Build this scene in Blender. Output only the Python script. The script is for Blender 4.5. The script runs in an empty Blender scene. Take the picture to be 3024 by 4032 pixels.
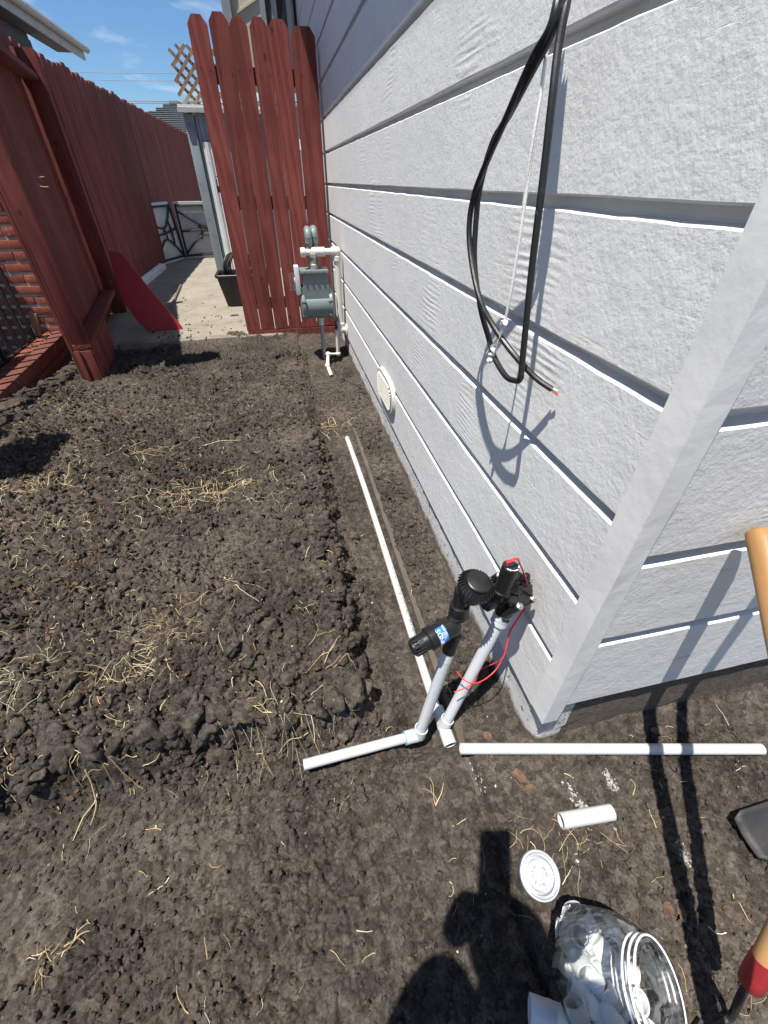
import bpy, bmesh, math, random
import numpy as np
from mathutils import Vector, Matrix, Quaternion
random.seed(7); rng = np.random.default_rng(7)
SC = bpy.context.scene
COL = SC.collection
R_ = math.radians
PI = math.pi

# ------------------------------------------------------------------ camera, sky, sun, exposure
CAM_H = 1.2
FPX, CX, CY = 1639.0, 1512.0, 2016.0
PITCH, YAW = R_(38.6), R_(12.2)
cd = bpy.data.cameras.new('camera'); cam = bpy.data.objects.new('camera', cd); COL.objects.link(cam)
cd.sensor_fit = 'VERTICAL'; cd.sensor_height = 36.0; cd.lens = 36.0 * FPX / 4032.0
cd.clip_start = 0.01; cd.clip_end = 3000
cam.location = (0, 0, CAM_H); cam.rotation_euler = (PI / 2 - PITCH, 0, -YAW)
SC.camera = cam
SUN = Vector((0.2575, 0.1725, -0.9508)).normalized()      # the way the light travels
sl = bpy.data.lights.new('sun', 'SUN'); sl.energy = 5.0; sl.angle = R_(0.53); sl.color = (1.0, 0.955, 0.88)
so = bpy.data.objects.new('sun', sl); COL.objects.link(so)
so.rotation_euler = SUN.to_track_quat('-Z', 'Y').to_euler(); so.location = (-3, -2, 8)
W = bpy.data.worlds.new('World'); SC.world = W; W.use_nodes = True
nt = W.node_tree; nt.nodes.clear()
out = nt.nodes.new('ShaderNodeOutputWorld'); bg = nt.nodes.new('ShaderNodeBackground')
sky = nt.nodes.new('ShaderNodeTexSky'); sky.sky_type = 'NISHITA'; sky.sun_disc = False
sky.sun_elevation = math.asin(-SUN.z); sky.sun_rotation = math.atan2(-SUN.x, -SUN.y) % (2 * PI)
sky.air_density = 1.0; sky.dust_density = 0.25; sky.ozone_density = 3.0
bg.inputs[1].default_value = 0.06
tc = nt.nodes.new('ShaderNodeTexCoord'); mp = nt.nodes.new('ShaderNodeMapping')
mp.inputs['Scale'].default_value = (1.0, 1.0, 4.5); mp.inputs['Rotation'].default_value = (0.12, 0.25, 0.3)
n1 = nt.nodes.new('ShaderNodeTexNoise'); n1.inputs['Scale'].default_value = 2.6; n1.inputs['Detail'].default_value = 9; n1.inputs['Roughness'].default_value = 0.58
n1.inputs['Distortion'].default_value = 0.35
rp = nt.nodes.new('ShaderNodeValToRGB'); rp.color_ramp.elements[0].position = 0.525; rp.color_ramp.elements[1].position = 0.72
rp.color_ramp.elements[1].color = (0.8, 0.8, 0.8, 1)
mx = nt.nodes.new('ShaderNodeMix'); mx.data_type = 'RGBA'; mx.inputs['B'].default_value = (10.5, 10.8, 11.2, 1)
tint = nt.nodes.new('ShaderNodeMix'); tint.data_type = 'RGBA'; tint.blend_type = 'MULTIPLY'; tint.inputs['Factor'].default_value = 1
tint.inputs['B'].default_value = (0.80, 1.05, 1.28, 1)
L = nt.links.new
L(tc.outputs['Generated'], mp.inputs[0]); L(mp.outputs[0], n1.inputs['Vector']); L(n1.outputs['Fac'], rp.inputs[0])
L(sky.outputs[0], tint.inputs['A']); L(rp.outputs[0], mx.inputs['Factor']); L(tint.outputs['Result'], mx.inputs['A'])
L(mx.outputs['Result'], bg.inputs[0]); L(bg.outputs[0], out.inputs[0])
SC.view_settings.view_transform = 'Standard'; SC.view_settings.look = 'None'
SC.view_settings.gamma = 1; SC.view_settings.use_curve_mapping = False
SC.view_settings.exposure = 0.74
SC.render.engine = 'CYCLES'
SC.cycles.max_bounces = 10; SC.cycles.transparent_max_bounces = 24

# ------------------------------------------------------------------ measuring helpers (photo pixel -> point on a real plane)
cF = Vector((math.sin(YAW) * math.cos(PITCH), math.cos(YAW) * math.cos(PITCH), -math.sin(PITCH)))
cR = Vector((math.cos(YAW), -math.sin(YAW), 0)); cU = cR.cross(cF)
CAMP = Vector((0, 0, CAM_H))
def ray(u, v): return cF * FPX + cR * (u - CX) - cU * (v - CY)
def atz(u, v, z=0.0):
    d = ray(u, v); return CAMP + d * ((z - CAM_H) / d.z)
def atx(u, v, x):
    d = ray(u, v); return CAMP + d * (x / d.x)
def aty(u, v, y):
    d = ray(u, v); return CAMP + d * (y / d.y)
def atp(u, v, p0, n):
    d = ray(u, v); return CAMP + d * ((p0 - CAMP).dot(n) / d.dot(n))

# ------------------------------------------------------------------ mesh builder
class MB:
    def __init__(s): s.v = []; s.f = []; s.sm = []; s.tint = None
    def add(s, vs, fs, smooth=False, t=None):
        o = len(s.v); s.v.extend([tuple(p) for p in vs]); s.f.extend([tuple(i + o for i in f) for f in fs]); s.sm.extend([smooth] * len(fs))
        if t is not None:
            if s.tint is None: s.tint = [0.5] * o
            s.tint.extend([t] * len(vs))
        return s
    def box(s, c, size, rot=None, bev=0.0, t=None):
        c = Vector(c); hx, hy, hz = size[0] / 2, size[1] / 2, size[2] / 2
        M = rot if rot is not None else Matrix.Identity(3)
        if bev <= 0:
            vs = [c + M @ Vector((x * hx, y * hy, z * hz)) for x in (-1, 1) for y in (-1, 1) for z in (-1, 1)]
            return s.add(vs, [(0, 1, 3, 2), (4, 6, 7, 5), (0, 4, 5, 1), (2, 3, 7, 6), (0, 2, 6, 4), (1, 5, 7, 3)], t=t)
        bm = bmesh.new(); bmesh.ops.create_cube(bm, size=1.0)
        for v in bm.verts: v.co = Vector((v.co.x * 2 * hx, v.co.y * 2 * hy, v.co.z * 2 * hz))
        bmesh.ops.bevel(bm, geom=list(bm.edges), offset=bev, segments=2, affect='EDGES', profile=0.6)
        bm.verts.index_update()
        s.add([c + M @ v.co for v in bm.verts], [[v.index for v in f.verts] for f in bm.faces], True, t=t); bm.free(); return s
    def prism(s, pts, ex, t=None, smooth=False):          # closed outline (3-D points), swept by ex
        n = len(pts); ex = Vector(ex); a = [Vector(p) for p in pts]; b = [p + ex for p in a]
        fs = [tuple(range(n))[::-1], tuple(range(n, 2 * n))] + [(i, (i + 1) % n, n + (i + 1) % n, n + i) for i in range(n)]
        return s.add(a + b, fs, smooth, t=t)
    def tube(s, pts, r, n=10, caps=True, t=None, hollow=0.0):
        P = [Vector(p) for p in pts]; m = len(P)
        rs = r if isinstance(r, (list, tuple)) else [r] * m
        T = [(P[min(i + 1, m - 1)] - P[max(i - 1, 0)]).normalized() for i in range(m)]
        up = Vector((0, 0, 1)) if abs(T[0].z) < .9 else Vector((0, 1, 0))
        x = T[0].cross(up).normalized(); vs = []; 
        for i in range(m):
            x = (x - T[i] * x.dot(T[i])); x.normalize(); y = T[i].cross(x)
            for k in range(n):
                a = 2 * PI * k / n; vs.append(P[i] + (x * math.cos(a) + y * math.sin(a)) * rs[i])
        fs = [(i * n + k, i * n + (k + 1) % n, (i + 1) * n + (k + 1) % n, (i + 1) * n + k) for i in range(m - 1) for k in range(n)]
        s.add(vs, fs, True, t=t)
        if hollow > 0:                                       # bore with end rings
            o2 = []; x = T[0].cross(up).normalized()
            for i in range(m):
                x = (x - T[i] * x.dot(T[i])); x.normalize(); y = T[i].cross(x)
                for k in range(n):
                    a = 2 * PI * k / n; o2.append(P[i] + (x * math.cos(a) + y * math.sin(a)) * (rs[i] - hollow))
            s.add(o2, [(f[0], f[3], f[2], f[1]) for f in fs], True, t=t)
            for i, fl in ((0, 0), (m - 1, 1)):
                ring = vs[i * n:(i + 1) * n] + o2[i * n:(i + 1) * n]
                s.add(ring, [(k, n + k, n + (k + 1) % n, (k + 1) % n) if fl == 0 else (k, (k + 1) % n, n + (k + 1) % n, n + k) for k in range(n)], t=t)
        elif caps:
            s.add(vs[:n], [tuple(range(n))[::-1]], t=t); s.add(vs[-n:], [tuple(range(n))], t=t)
        return s
    def lathe(s, prof, o, ax, n=24, smooth=True, t=None):    # prof: (radius, height) along ax
        o = Vector(o); ax = Vector(ax).normalized()
        x = ax.cross(Vector((0, 0, 1)) if abs(ax.z) < .9 else Vector((1, 0, 0))).normalized(); y = ax.cross(x)
        vs = []; m = len(prof)
        for r, h in prof:
            for k in range(n):
                a = 2 * PI * k / n; vs.append(o + ax * h + (x * math.cos(a) + y * math.sin(a)) * max(r, 1e-5))
        fs = [(i * n + k, i * n + (k + 1) % n, (i + 1) * n + (k + 1) % n, (i + 1) * n + k) for i in range(m - 1) for k in range(n)]
        fs += [tuple(range(n))[::-1], tuple(range((m - 1) * n, m * n))]
        return s.add(vs, fs, smooth, t=t)
    def build(s, name, m, parent=None, sharp=35):
        me = bpy.data.meshes.new(name); me.from_pydata(s.v, [], s.f)
        me.polygons.foreach_set('use_smooth', s.sm)
        if s.tint is not None:
            s.tint.extend([.5] * (len(s.v) - len(s.tint)))
            a = me.attributes.new('tint', 'FLOAT', 'POINT'); a.data.foreach_set('value', s.tint)
        if any(s.sm): me.set_sharp_from_angle(angle=R_(sharp))
        me.update()
        o = bpy.data.objects.new(name, me); COL.objects.link(o)
        if m: me.materials.append(m)
        if parent: o.parent = parent
        return o
def tag(o, label=None, cat=None, group=None, kind=None):
    if label: o['label'] = label
    if cat: o['category'] = cat
    if group: o['group'] = group
    if kind: o['kind'] = kind
    return o
def thing(name, label, cat, group=None):
    o = bpy.data.objects.new(name, None); COL.objects.link(o); o.empty_display_size = .05
    return tag(o, label, cat, group)
def dup(o, parent=None, loc=None, rot=None):
    c = o.copy(); COL.objects.link(c)
    if parent: c.parent = parent
    if loc is not None: c.location = loc
    if rot is not None: c.rotation_euler = rot
    return c
def crom(pts, k=8):
    P = [Vector(p) for p in pts]; Q = []
    for i in range(len(P) - 1):
        a = P[max(i - 1, 0)]; b = P[i]; c = P[i + 1]; d = P[min(i + 2, len(P) - 1)]
        for j in range(k):
            t = j / k
            Q.append(.5 * ((2 * b) + (c - a) * t + (2 * a - 5 * b + 4 * c - d) * t * t + (3 * b - a - 3 * c + d) * t ** 3))
    Q.append(P[-1]); return Q
def frame(ax, hint=(0, 0, 1)):
    z = Vector(ax).normalized(); h = Vector(hint)
    if abs(z.dot(h)) > .95: h = Vector((1, 0, 0))
    x = h.cross(z).normalized(); y = z.cross(x)
    return Matrix((x, y, z)).transposed()
def text_geo(s, size, extrude=0.0):
    c = bpy.data.curves.new('t', 'FONT'); c.body = s; c.size = size; c.align_x = 'LEFT'; c.resolution_u = 2; c.extrude = extrude
    o = bpy.data.objects.new('t', c); COL.objects.link(o)
    dg = bpy.context.evaluated_depsgraph_get(); me = o.evaluated_get(dg).to_mesh()
    V = np.array([v.co[:] for v in me.vertices]).reshape(-1, 3); Fc = [tuple(p.vertices) for p in me.polygons]
    o.evaluated_get(dg).to_mesh_clear(); bpy.data.objects.remove(o); bpy.data.curves.remove(c)
    return V, Fc

# ------------------------------------------------------------------ materials
def newmat(name):
    m = bpy.data.materials.new(name); m.use_nodes = True
    t = m.node_tree; return m, t, t.nodes['Principled BSDF']
def node(t, ty, **kw):
    n = t.nodes.new(ty)
    for k, v in kw.items():
        if k in n.inputs: n.inputs[k].default_value = v
        else: setattr(n, k, v)
    return n
def coords(t, scale=(1, 1, 1), rnd=True, rot=(0, 0, 0)):
    c = t.nodes.new('ShaderNodeTexCoord'); mp = t.nodes.new('ShaderNodeMapping'); mp.inputs['Scale'].default_value = scale; mp.inputs['Rotation'].default_value = rot
    t.links.new(c.outputs['Object'], mp.inputs[0])
    if rnd:
        oi = t.nodes.new('ShaderNodeObjectInfo'); mu = node(t, 'ShaderNodeMath', operation='MULTIPLY'); mu.inputs[1].default_value = 37.0
        t.links.new(oi.outputs['Random'], mu.inputs[0]); t.links.new(mu.outputs[0], mp.inputs['Location'])
    return mp.outputs[0]
def noise(t, vec, scale, detail=4, rough=.55, dist=0.0):
    n = node(t, 'ShaderNodeTexNoise', Scale=scale, Detail=detail, Roughness=rough, Distortion=dist); t.links.new(vec, n.inputs['Vector']); return n.outputs['Fac']
def ramp(t, fac, stops, interp='LINEAR'):
    r = t.nodes.new('ShaderNodeValToRGB'); e = r.color_ramp.elements; r.color_ramp.interpolation = interp
    while len(e) < len(stops): e.new(.5)
    for i, (p, c) in enumerate(stops):
        e[i].position = p; e[i].color = (*c, 1) if len(c) == 3 else c
    t.links.new(fac, r.inputs[0]); return r.outputs[0]
def g(v): return (v, v, v)
def mixc(t, fac, a, b, blend='MIX'):
    m = t.nodes.new('ShaderNodeMix'); m.data_type = 'RGBA'; m.blend_type = blend
    for s, k in ((fac, 'Factor'), (a, 'A'), (b, 'B')):
        if isinstance(s, (int, float)): m.inputs[k].default_value = s
        elif isinstance(s, tuple): m.inputs[k].default_value = (*s, 1) if len(s) == 3 else s
        else: t.links.new(s, m.inputs[k])
    return m.outputs['Result']
def math_(t, op, a, b=0.0):
    m = node(t, 'ShaderNodeMath', operation=op)
    for i, s in enumerate((a, b)):
        if isinstance(s, (int, float)): m.inputs[i].default_value = s
        else: t.links.new(s, m.inputs[i])
    return m.outputs[0]
def bump(t, b, h, dist, strength=1.0, prev=None):
    n = node(t, 'ShaderNodeBump', Strength=strength, Distance=dist); t.links.new(h, n.inputs['Height'])
    if prev is not None: t.links.new(prev, n.inputs['Normal'])
    t.links.new(n.outputs[0], b.inputs['Normal']); return n.outputs[0]
def hue_rand(t, col, amt):
    oi = t.nodes.new('ShaderNodeObjectInfo'); k = math_(t, 'MULTIPLY_ADD', oi.outputs['Random'], amt); t.nodes[-1].inputs[2].default_value = 1 - amt / 2
    return mixc(t, 1.0, col, k, 'MULTIPLY')
def simple(name, base, rough=.5, var=.12, vs=9, bs=120, bd=.0006, metal=0.0, spec=.5, dirt=None, dscale=6, dlo=.55, stretch=(1, 1, 1), rnd=.0):
    m, t, b = newmat(name); v = coords(t, stretch)
    f = noise(t, v, vs, 5, .6)
    lo = tuple(c * (1 - var) for c in base); hi = tuple(min(1, c * (1 + var)) for c in base)
    col = ramp(t, f, [(.3, lo), (.7, hi)])
    if dirt:
        d = ramp(t, noise(t, v, dscale, 7, .65), [(dlo, g(0)), (dlo + .15, g(1))]); col = mixc(t, d, col, dirt)
    if rnd: col = hue_rand(t, col, rnd)
    t.links.new(col, b.inputs['Base Color']); b.inputs['Roughness'].default_value = rough; b.inputs['Metallic'].default_value = metal
    b.inputs['Specular IOR Level'].default_value = spec
    if bd: bump(t, b, noise(t, v, bs, 4), bd)
    return m
def wood(name, lo, hi, axis, rough=.75, rings=1.0, rnd=.35, bd=.0012):
    m, t, b = newmat(name)
    sc = {0: (1.1, 14, 14), 1: (14, 1.1, 14), 2: (14, 14, 1.1)}[axis]
    v = coords(t, sc)
    w = node(t, 'ShaderNodeTexWave', Scale=1.3 * rings, Distortion=7.0, Detail=3.0, wave_type='RINGS', rings_direction='SPHERICAL'); w.inputs['Detail Scale'].default_value = 1.2
    t.links.new(v, w.inputs['Vector'])
    sc2 = {0: (3, 160, 160), 1: (160, 3, 160), 2: (160, 160, 3)}[axis]
    f2 = noise(t, coords(t, sc2), 1.0, 4, .6)
    f = mixc(t, .5, w.outputs['Fac'], f2)
    col = ramp(t, f, [(.25, lo), (.7, hi)])
    blot = noise(t, coords(t, (2, 2, 2)), 2.2, 4); col = mixc(t, ramp(t, blot, [(.4, g(0)), (.75, g(.45))]), col, tuple(c * .55 for c in lo))
    col = hue_rand(t, col, rnd)
    kn = node(t, 'ShaderNodeTexVoronoi', Scale=1.0, Randomness=1.0); t.links.new(coords(t, tuple(7 if i != axis else 4 for i in range(3))), kn.inputs['Vector'])
    kd = ramp(t, kn.outputs['Distance'], [(.05, g(1)), (.10, g(0))]); col = mixc(t, math_(t, 'MULTIPLY', kd, .7), col, tuple(c * .25 for c in lo))
    t.links.new(col, b.inputs['Base Color']); b.inputs['Roughness'].default_value = rough; b.inputs['Specular IOR Level'].default_value = .25
    bump(t, b, f, bd); return m

def mat_soil(name='soil'):
    m, t, b = newmat(name); v = coords(t, (1, 1, 1), False)
    f1 = noise(t, v, 2.3, 6, .6); f2 = noise(t, v, 30, 5, .65); f3 = noise(t, v, 160, 4, .6)
    c1 = ramp(t, f2, [(.28, (.036, .0295, .024)), (.52, (.061, .051, .0425)), (.74, (.096, .082, .069))])
    dusty = ramp(t, f1, [(.44, g(0)), (.62, g(.9))]); c2 = mixc(t, dusty, c1, (.096, .078, .063))
    damp = ramp(t, noise(t, v, 1.7, 5, .6, .4), [(.50, g(0)), (.68, g(.65))]); c2 = mixc(t, damp, c2, (.026, .0215, .018))
    vc = node(t, 'ShaderNodeTexVoronoi', Scale=62.0); t.links.new(v, vc.inputs['Vector']); sepc = t.nodes.new('ShaderNodeSeparateColor'); t.links.new(vc.outputs['Color'], sepc.inputs[0])
    c2 = mixc(t, 1.0, c2, ramp(t, sepc.outputs[0], [(.1, g(.68)), (.9, g(1.30))]), 'MULTIPLY')
    grit = ramp(t, f3, [(.35, g(.62)), (.7, g(1.30))]); c3 = mixc(t, 1.0, c2, grit, 'MULTIPLY')
    vo = node(t, 'ShaderNodeTexVoronoi', Scale=75.0); t.links.new(v, vo.inputs['Vector'])
    sp = math_(t, 'MULTIPLY', ramp(t, vo.outputs['Distance'], [(.10, g(1)), (.16, g(0))]), ramp(t, vo.outputs['Color'], [(.90, g(0)), (.93, g(1))]))
    c4 = mixc(t, sp, c3, (.26, .215, .16))
    t.links.new(c4, b.inputs['Base Color']); b.inputs['Roughness'].default_value = 1.0; b.inputs['Specular IOR Level'].default_value = .12
    h = mixc(t, .45, f3, noise(t, v, 420, 3, .6)); bump(t, b, h, .0035); return m
def mat_siding():
    m, t, b = newmat('painted_siding'); 
    v = coords(t, (1, 1, 1), False)
    bl = noise(t, v, 3.2, 6, .62); col = ramp(t, bl, [(.30, (.655, .655, .64)), (.70, (.735, .73, .715))])
    sm = noise(t, coords(t, (6, 6, 30), False), 1.0, 5, .7); col = mixc(t, ramp(t, sm, [(.50, g(0)), (.85, g(.45))]), col, (.58, .575, .555))
    drip = noise(t, coords(t, (9, 9, .9), False), 1.0, 5, .6); col = mixc(t, ramp(t, drip, [(.58, g(0)), (.8, g(.4))]), col, (.72, .72, .705))
    wl = node(t, 'ShaderNodeTexVoronoi', Scale=24.0); t.links.new(v, wl.inputs['Vector'])
    ch = math_(t, 'MULTIPLY', ramp(t, wl.outputs['Distance'], [(.08, g(1)), (.13, g(0))]), ramp(t, wl.outputs['Color'], [(.965, g(0)), (.97, g(1))]))
    col = mixc(t, ch, col, (.12, .11, .10))
    t.links.new(col, b.inputs['Base Color']); b.inputs['Roughness'].default_value = .62; b.inputs['Specular IOR Level'].default_value = .35
    # weathered grain under thick paint: long fibres, swirling cathedral ripples in patches, pits and brush fuzz
    gr = noise(t, coords(t, (9, 9, 190), False), 1.0, 5, .6)
    wv = node(t, 'ShaderNodeTexWave', Scale=7.0, Distortion=9.0, Detail=3.0); wv.inputs['Detail Scale'].default_value = .9; wv.bands_direction = 'Z'
    t.links.new(coords(t, (.55, .55, 3.0), False), wv.inputs['Vector'])
    patch = ramp(t, noise(t, v, 3.0, 3), [(.56, g(0)), (.72, g(1))])
    rip = math_(t, 'MULTIPLY', wv.outputs['Fac'], patch)
    fz = noise(t, v, 95, 6, .68); lum = noise(t, v, 22, 4, .6)
    h = math_(t, 'MULTIPLY_ADD', rip, .75); t.nodes[-1].inputs[2].default_value = 0; t.links.new(math_(t, 'MULTIPLY', gr, .12), t.nodes[-2].inputs[2])
    h2 = math_(t, 'ADD', h, math_(t, 'MULTIPLY', fz, 1.15)); h3 = math_(t, 'ADD', h2, math_(t, 'MULTIPLY', lum, 1.6))
    ck = ramp(t, noise(t, coords(t, (4, 4, 75), False), 1.0, 6, .72, .6), [(.60, g(0)), (.66, g(1))]); ck = math_(t, 'MULTIPLY', ck, ramp(t, noise(t, v, 4.5, 4), [(.48, g(0)), (.62, g(1))]))
    h3 = math_(t, 'SUBTRACT', h3, math_(t, 'MULTIPLY', ck, 1.3))
    h4 = math_(t, 'SUBTRACT', h3, math_(t, 'MULTIPLY', ch, 1.2))
    bump(t, b, h4, .0011); return m
def mat_foundation():
    m, t, b = newmat('painted_concrete'); v = coords(t, (1, 1, 1), False)
    f = noise(t, v, 60, 6, .7); pos = t.nodes.new('ShaderNodeNewGeometry'); sep = t.nodes.new('ShaderNodeSeparateXYZ'); t.links.new(pos.outputs['Position'], sep.inputs[0])
    hz = math_(t, 'ADD', sep.outputs[2], math_(t, 'MULTIPLY', math_(t, 'SUBTRACT', noise(t, v, 14, 6, .7), .5), .10))
    paint = ramp(t, hz, [(.030, g(0)), (.060, g(1))])
    fr = node(t, 'ShaderNodeMath', operation='LESS_THAN'); t.links.new(sep.outputs[0], fr.inputs[0]); fr.inputs[1].default_value = .56
    paint = math_(t, 'MULTIPLY', paint, fr.outputs[0])
    flake = ramp(t, noise(t, v, 45, 6, .75), [(.36, g(0)), (.42, g(1))]); paint = math_(t, 'MULTIPLY', paint, flake)
    con = ramp(t, f, [(.3, (.075, .056, .042)), (.7, (.16, .125, .095))]); col = mixc(t, paint, con, (.62, .62, .61))
    t.links.new(col, b.inputs['Base Color']); b.inputs['Roughness'].default_value = .9
    bump(t, b, math_(t, 'ADD', f, noise(t, v, 260, 3)), .007); return m
def mat_concrete(name, lo, hi, scale=3, bd=.003):
    m, t, b = newmat(name); v = coords(t, (1, 1, 1), False)
    f = noise(t, v, scale, 8, .68); f2 = noise(t, v, 130, 5, .65); col = ramp(t, f, [(.3, lo), (.7, hi)])
    st = ramp(t, noise(t, v, 7, 7, .7, .3), [(.58, g(0)), (.66, g(.7))]); col = mixc(t, st, col, (.10, .075, .055))
    col = mixc(t, 1.0, col, ramp(t, f2, [(.3, g(.8)), (.7, g(1.1))]), 'MULTIPLY')
    t.links.new(col, b.inputs['Base Color']); b.inputs['Roughness'].default_value = .92; bump(t, b, f2, bd); return m
def mat_attr(name, stops, rough=.8, bs=300, bd=.0008):
    m, t, b = newmat(name); a = t.nodes.new('ShaderNodeAttribute'); a.attribute_name = 'tint'
    v = coords(t, (1, 1, 1), False)
    col = ramp(t, a.outputs['Fac'], stops); col = mixc(t, 1.0, col, ramp(t, noise(t, v, bs, 4), [(.3, g(.65)), (.7, g(1.2))]), 'MULTIPLY')
    t.links.new(col, b.inputs['Base Color']); b.inputs['Roughness'].default_value = rough; b.inputs['Specular IOR Level'].default_value = .2
    bump(t, b, noise(t, v, bs, 3), bd); return m
def mat_brick():
    m, t, b = newmat('red_brick'); v = coords(t)
    f = noise(t, v, 18, 6, .65); col = ramp(t, f, [(.25, (.17, .042, .026)), (.55, (.27, .07, .042)), (.8, (.33, .115, .075))])
    col = hue_rand(t, col, .5)
    w = ramp(t, noise(t, v, 40, 5, .7), [(.64, g(0)), (.70, g(.6))]); col = mixc(t, w, col, (.45, .36, .30))
    t.links.new(col, b.inputs['Base Color']); b.inputs['Roughness'].default_value = .9; bump(t, b, noise(t, v, 120, 5), .004); return m
def mat_clear(name, tintc=(.97, .98, .98), rough=.06):
    m, t, b = newmat(name); o = t.nodes['Material Output']; t.nodes.remove(b)
    tr = t.nodes.new('ShaderNodeBsdfTransparent'); tr.inputs[0].default_value = (*tintc, 1)
    gl = t.nodes.new('ShaderNodeBsdfGlossy'); gl.inputs['Roughness'].default_value = rough; gl.inputs[0].default_value = (.8, .8, .8, 1)
    fr = node(t, 'ShaderNodeFresnel', IOR=1.5); v = coords(t)
    bp = node(t, 'ShaderNodeBump', Strength=.6, Distance=.004); t.links.new(noise(t, v, 22, 3), bp.inputs['Height'])
    for q in (gl, fr): t.links.new(bp.outputs[0], q.inputs['Normal'])
    df = t.nodes.new('ShaderNodeBsdfDiffuse'); df.inputs[0].default_value = (.8, .8, .8, 1)
    scr = ramp(t, noise(t, coords(t, (1, 5, 1)), 30, 6, .75), [(.5, g(.015)), (.75, g(.22))])
    m0 = t.nodes.new('ShaderNodeMixShader'); t.links.new(scr, m0.inputs[0]); t.links.new(tr.outputs[0], m0.inputs[1]); t.links.new(df.outputs[0], m0.inputs[2])
    ms = t.nodes.new('ShaderNodeMixShader'); t.links.new(fr.outputs[0], ms.inputs[0]); t.links.new(m0.outputs[0], ms.inputs[1]); t.links.new(gl.outputs[0], ms.inputs[2])
    t.links.new(ms.outputs[0], o.inputs[0]); return m

GATEW = wood('red_gate_wood', (.165, .040, .032), (.24, .062, .050), 2, .8); SOIL = mat_soil(); SIDE = mat_siding(); TRIM = simple('painted_trim', (.705, .70, .685), .6, .05, 7, 40, .0007, dirt=(.58, .575, .555), dscale=9, dlo=.60); FOUND = mat_foundation()
REDV = wood('red_stained_wood', (.140, .034, .028), (.195, .050, .041), 2, .8)
REDY = wood('red_stained_rail', (.135, .034, .028), (.19, .049, .040), 1, .8)
REDP = simple('red_painted_board', (.33, .012, .022), .5, .12, 5, 60, .0008, dirt=(.42, .16, .10), dscale=18, dlo=.66, stretch=(1, 1, 1))
SLAB = mat_concrete('yard_concrete', (.20, .175, .14), (.30, .27, .22)); KERB = mat_concrete('kerb_concrete', (.15, .125, .10), (.28, .245, .2), 9, .006)
REDK = simple('red_painted_kerb', (.135, .042, .028), .85, .25, 12, 70, .004, dirt=(.10, .065, .045), dscale=8, dlo=.54)
MORT = mat_concrete('mortar', (.40, .35, .28), (.55, .49, .41), 25)
BRICK = mat_brick()
PVC = simple('white_pvc', (.50, .51, .50), .32, .03, 12, 40, .0002, dirt=(.42, .36, .28), dscale=26, dlo=.66)
PVCG = simple('grey_pvc', (.50, .52, .54), .5, .07, 14, 60, .0004, dirt=(.33, .31, .29), dscale=30, dlo=.62, stretch=(1, 1, .4))
BLKP = simple('black_plastic', (.010, .010, .011), .36, .2, 30, 160, .0004, spec=.5)
BLKM = simple('black_matt_plastic', (.014, .014, .015), .45, .2, 20, 120, .0005, dirt=(.06, .055, .05), dscale=18, dlo=.60)
BLKR = simple('black_cable_sheath', (.012, .012, .013), .38, .2, 30, 90, .0004, dirt=(.08, .078, .075), dscale=60, dlo=.62)
IRON = simple('black_iron', (.012, .013, .016), .5, .2, 20, 100, .0006)
METG = simple('grey_meter_paint', (.155, .19, .19), .42, .1, 16, 90, .0006, dirt=(.10, .11, .10), dscale=14, dlo=.62)
GALV = simple('galvanised_pipe', (.33, .35, .35), .45, .15, 16, 90, .0006, metal=.35, dirt=(.10, .08, .06), dscale=22, dlo=.55)
WPIPE = simple('cream_painted_pipe', (.62, .61, .55), .5, .06, 14, 70, .0008, dirt=(.42, .38, .30), dscale=24, dlo=.64)
SHED = simple('grey_shed_metal', (.26, .31, .345), .5, .08, 4, 30, .0006, dirt=(.17, .19, .20), dscale=5)
SHEDW = simple('white_shed_metal', (.70, .72, .73), .45, .06, 4, 30, .0005, dirt=(.42, .43, .42), dscale=9, dlo=.6)
WHITE = simple('white_painted_wood', (.72, .73, .73), .5, .06, 6, 60, .0006, dirt=(.4, .38, .34), dscale=12, dlo=.62)
STEEL = simple('screw_steel', (.55, .52, .46), .35, .1, 30, 90, .0003, metal=.9)
BLADE = simple('dark_tool_steel', (.032, .031, .031), .6, .2, 8, 60, .0008, metal=.35, dirt=(.075, .062, .05), dscale=16, dlo=.58)
HANDLE = wood('oak_tool_handle', (.36, .19, .075), (.56, .33, .14), 2, .45, .6, .1, .0007)
FERR = simple('red_ferrule', (.27, .02, .024), .45, .1, 14, 60, .0005, dirt=(.15, .06, .05), dscale=20, dlo=.62)
REDW = simple('red_wire', (.75, .045, .045), .4, .05, 20, 60, 0)
LATT = wood('lattice_wood', (.20, .115, .065), (.33, .21, .13), 2, .8, 1, .3)
CHROME = simple('tin_lid', (.80, .81, .82), .38, .03, 14, 26, .0006, metal=1.0)
STRING = simple('white_string', (.72, .71, .68), .8, .1, 60, 300, .0006)
PAPER = simple('crumpled_white_plastic', (.70, .74, .73), .5, .08, 14, 60, .0015, dirt=(.55, .53, .47), dscale=16, dlo=.62)
TUBEP = simple('white_paper_tube', (.66, .67, .70), .65, .05, 10, 200, .0005)
CLEAR = mat_clear('clear_plastic')
NBW = simple('blue_grey_render', (.085, .10, .115), .85, .12, 5, 40, .002)
FASC = simple('grey_fascia', (.42, .44, .44), .6, .1, 8, 60, .001, dirt=(.25, .25, .24), dscale=10)
TILE = simple('grey_green_tile', (.085, .10, .10), .85, .22, 10, 50, .002)
BEIGE = simple('beige_wall', (.50, .46, .37), .8, .06, 5, 50, .001)
GREYT = simple('grey_trim', (.24, .26, .28), .6, .08, 6, 60, .001)
INK = simple('print_ink', (.05, .05, .06), .6, .3, 40, 60, 0)
INKL = simple('faded_print', (.075, .075, .095), .6, .3, 60, 60, 0)
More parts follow.
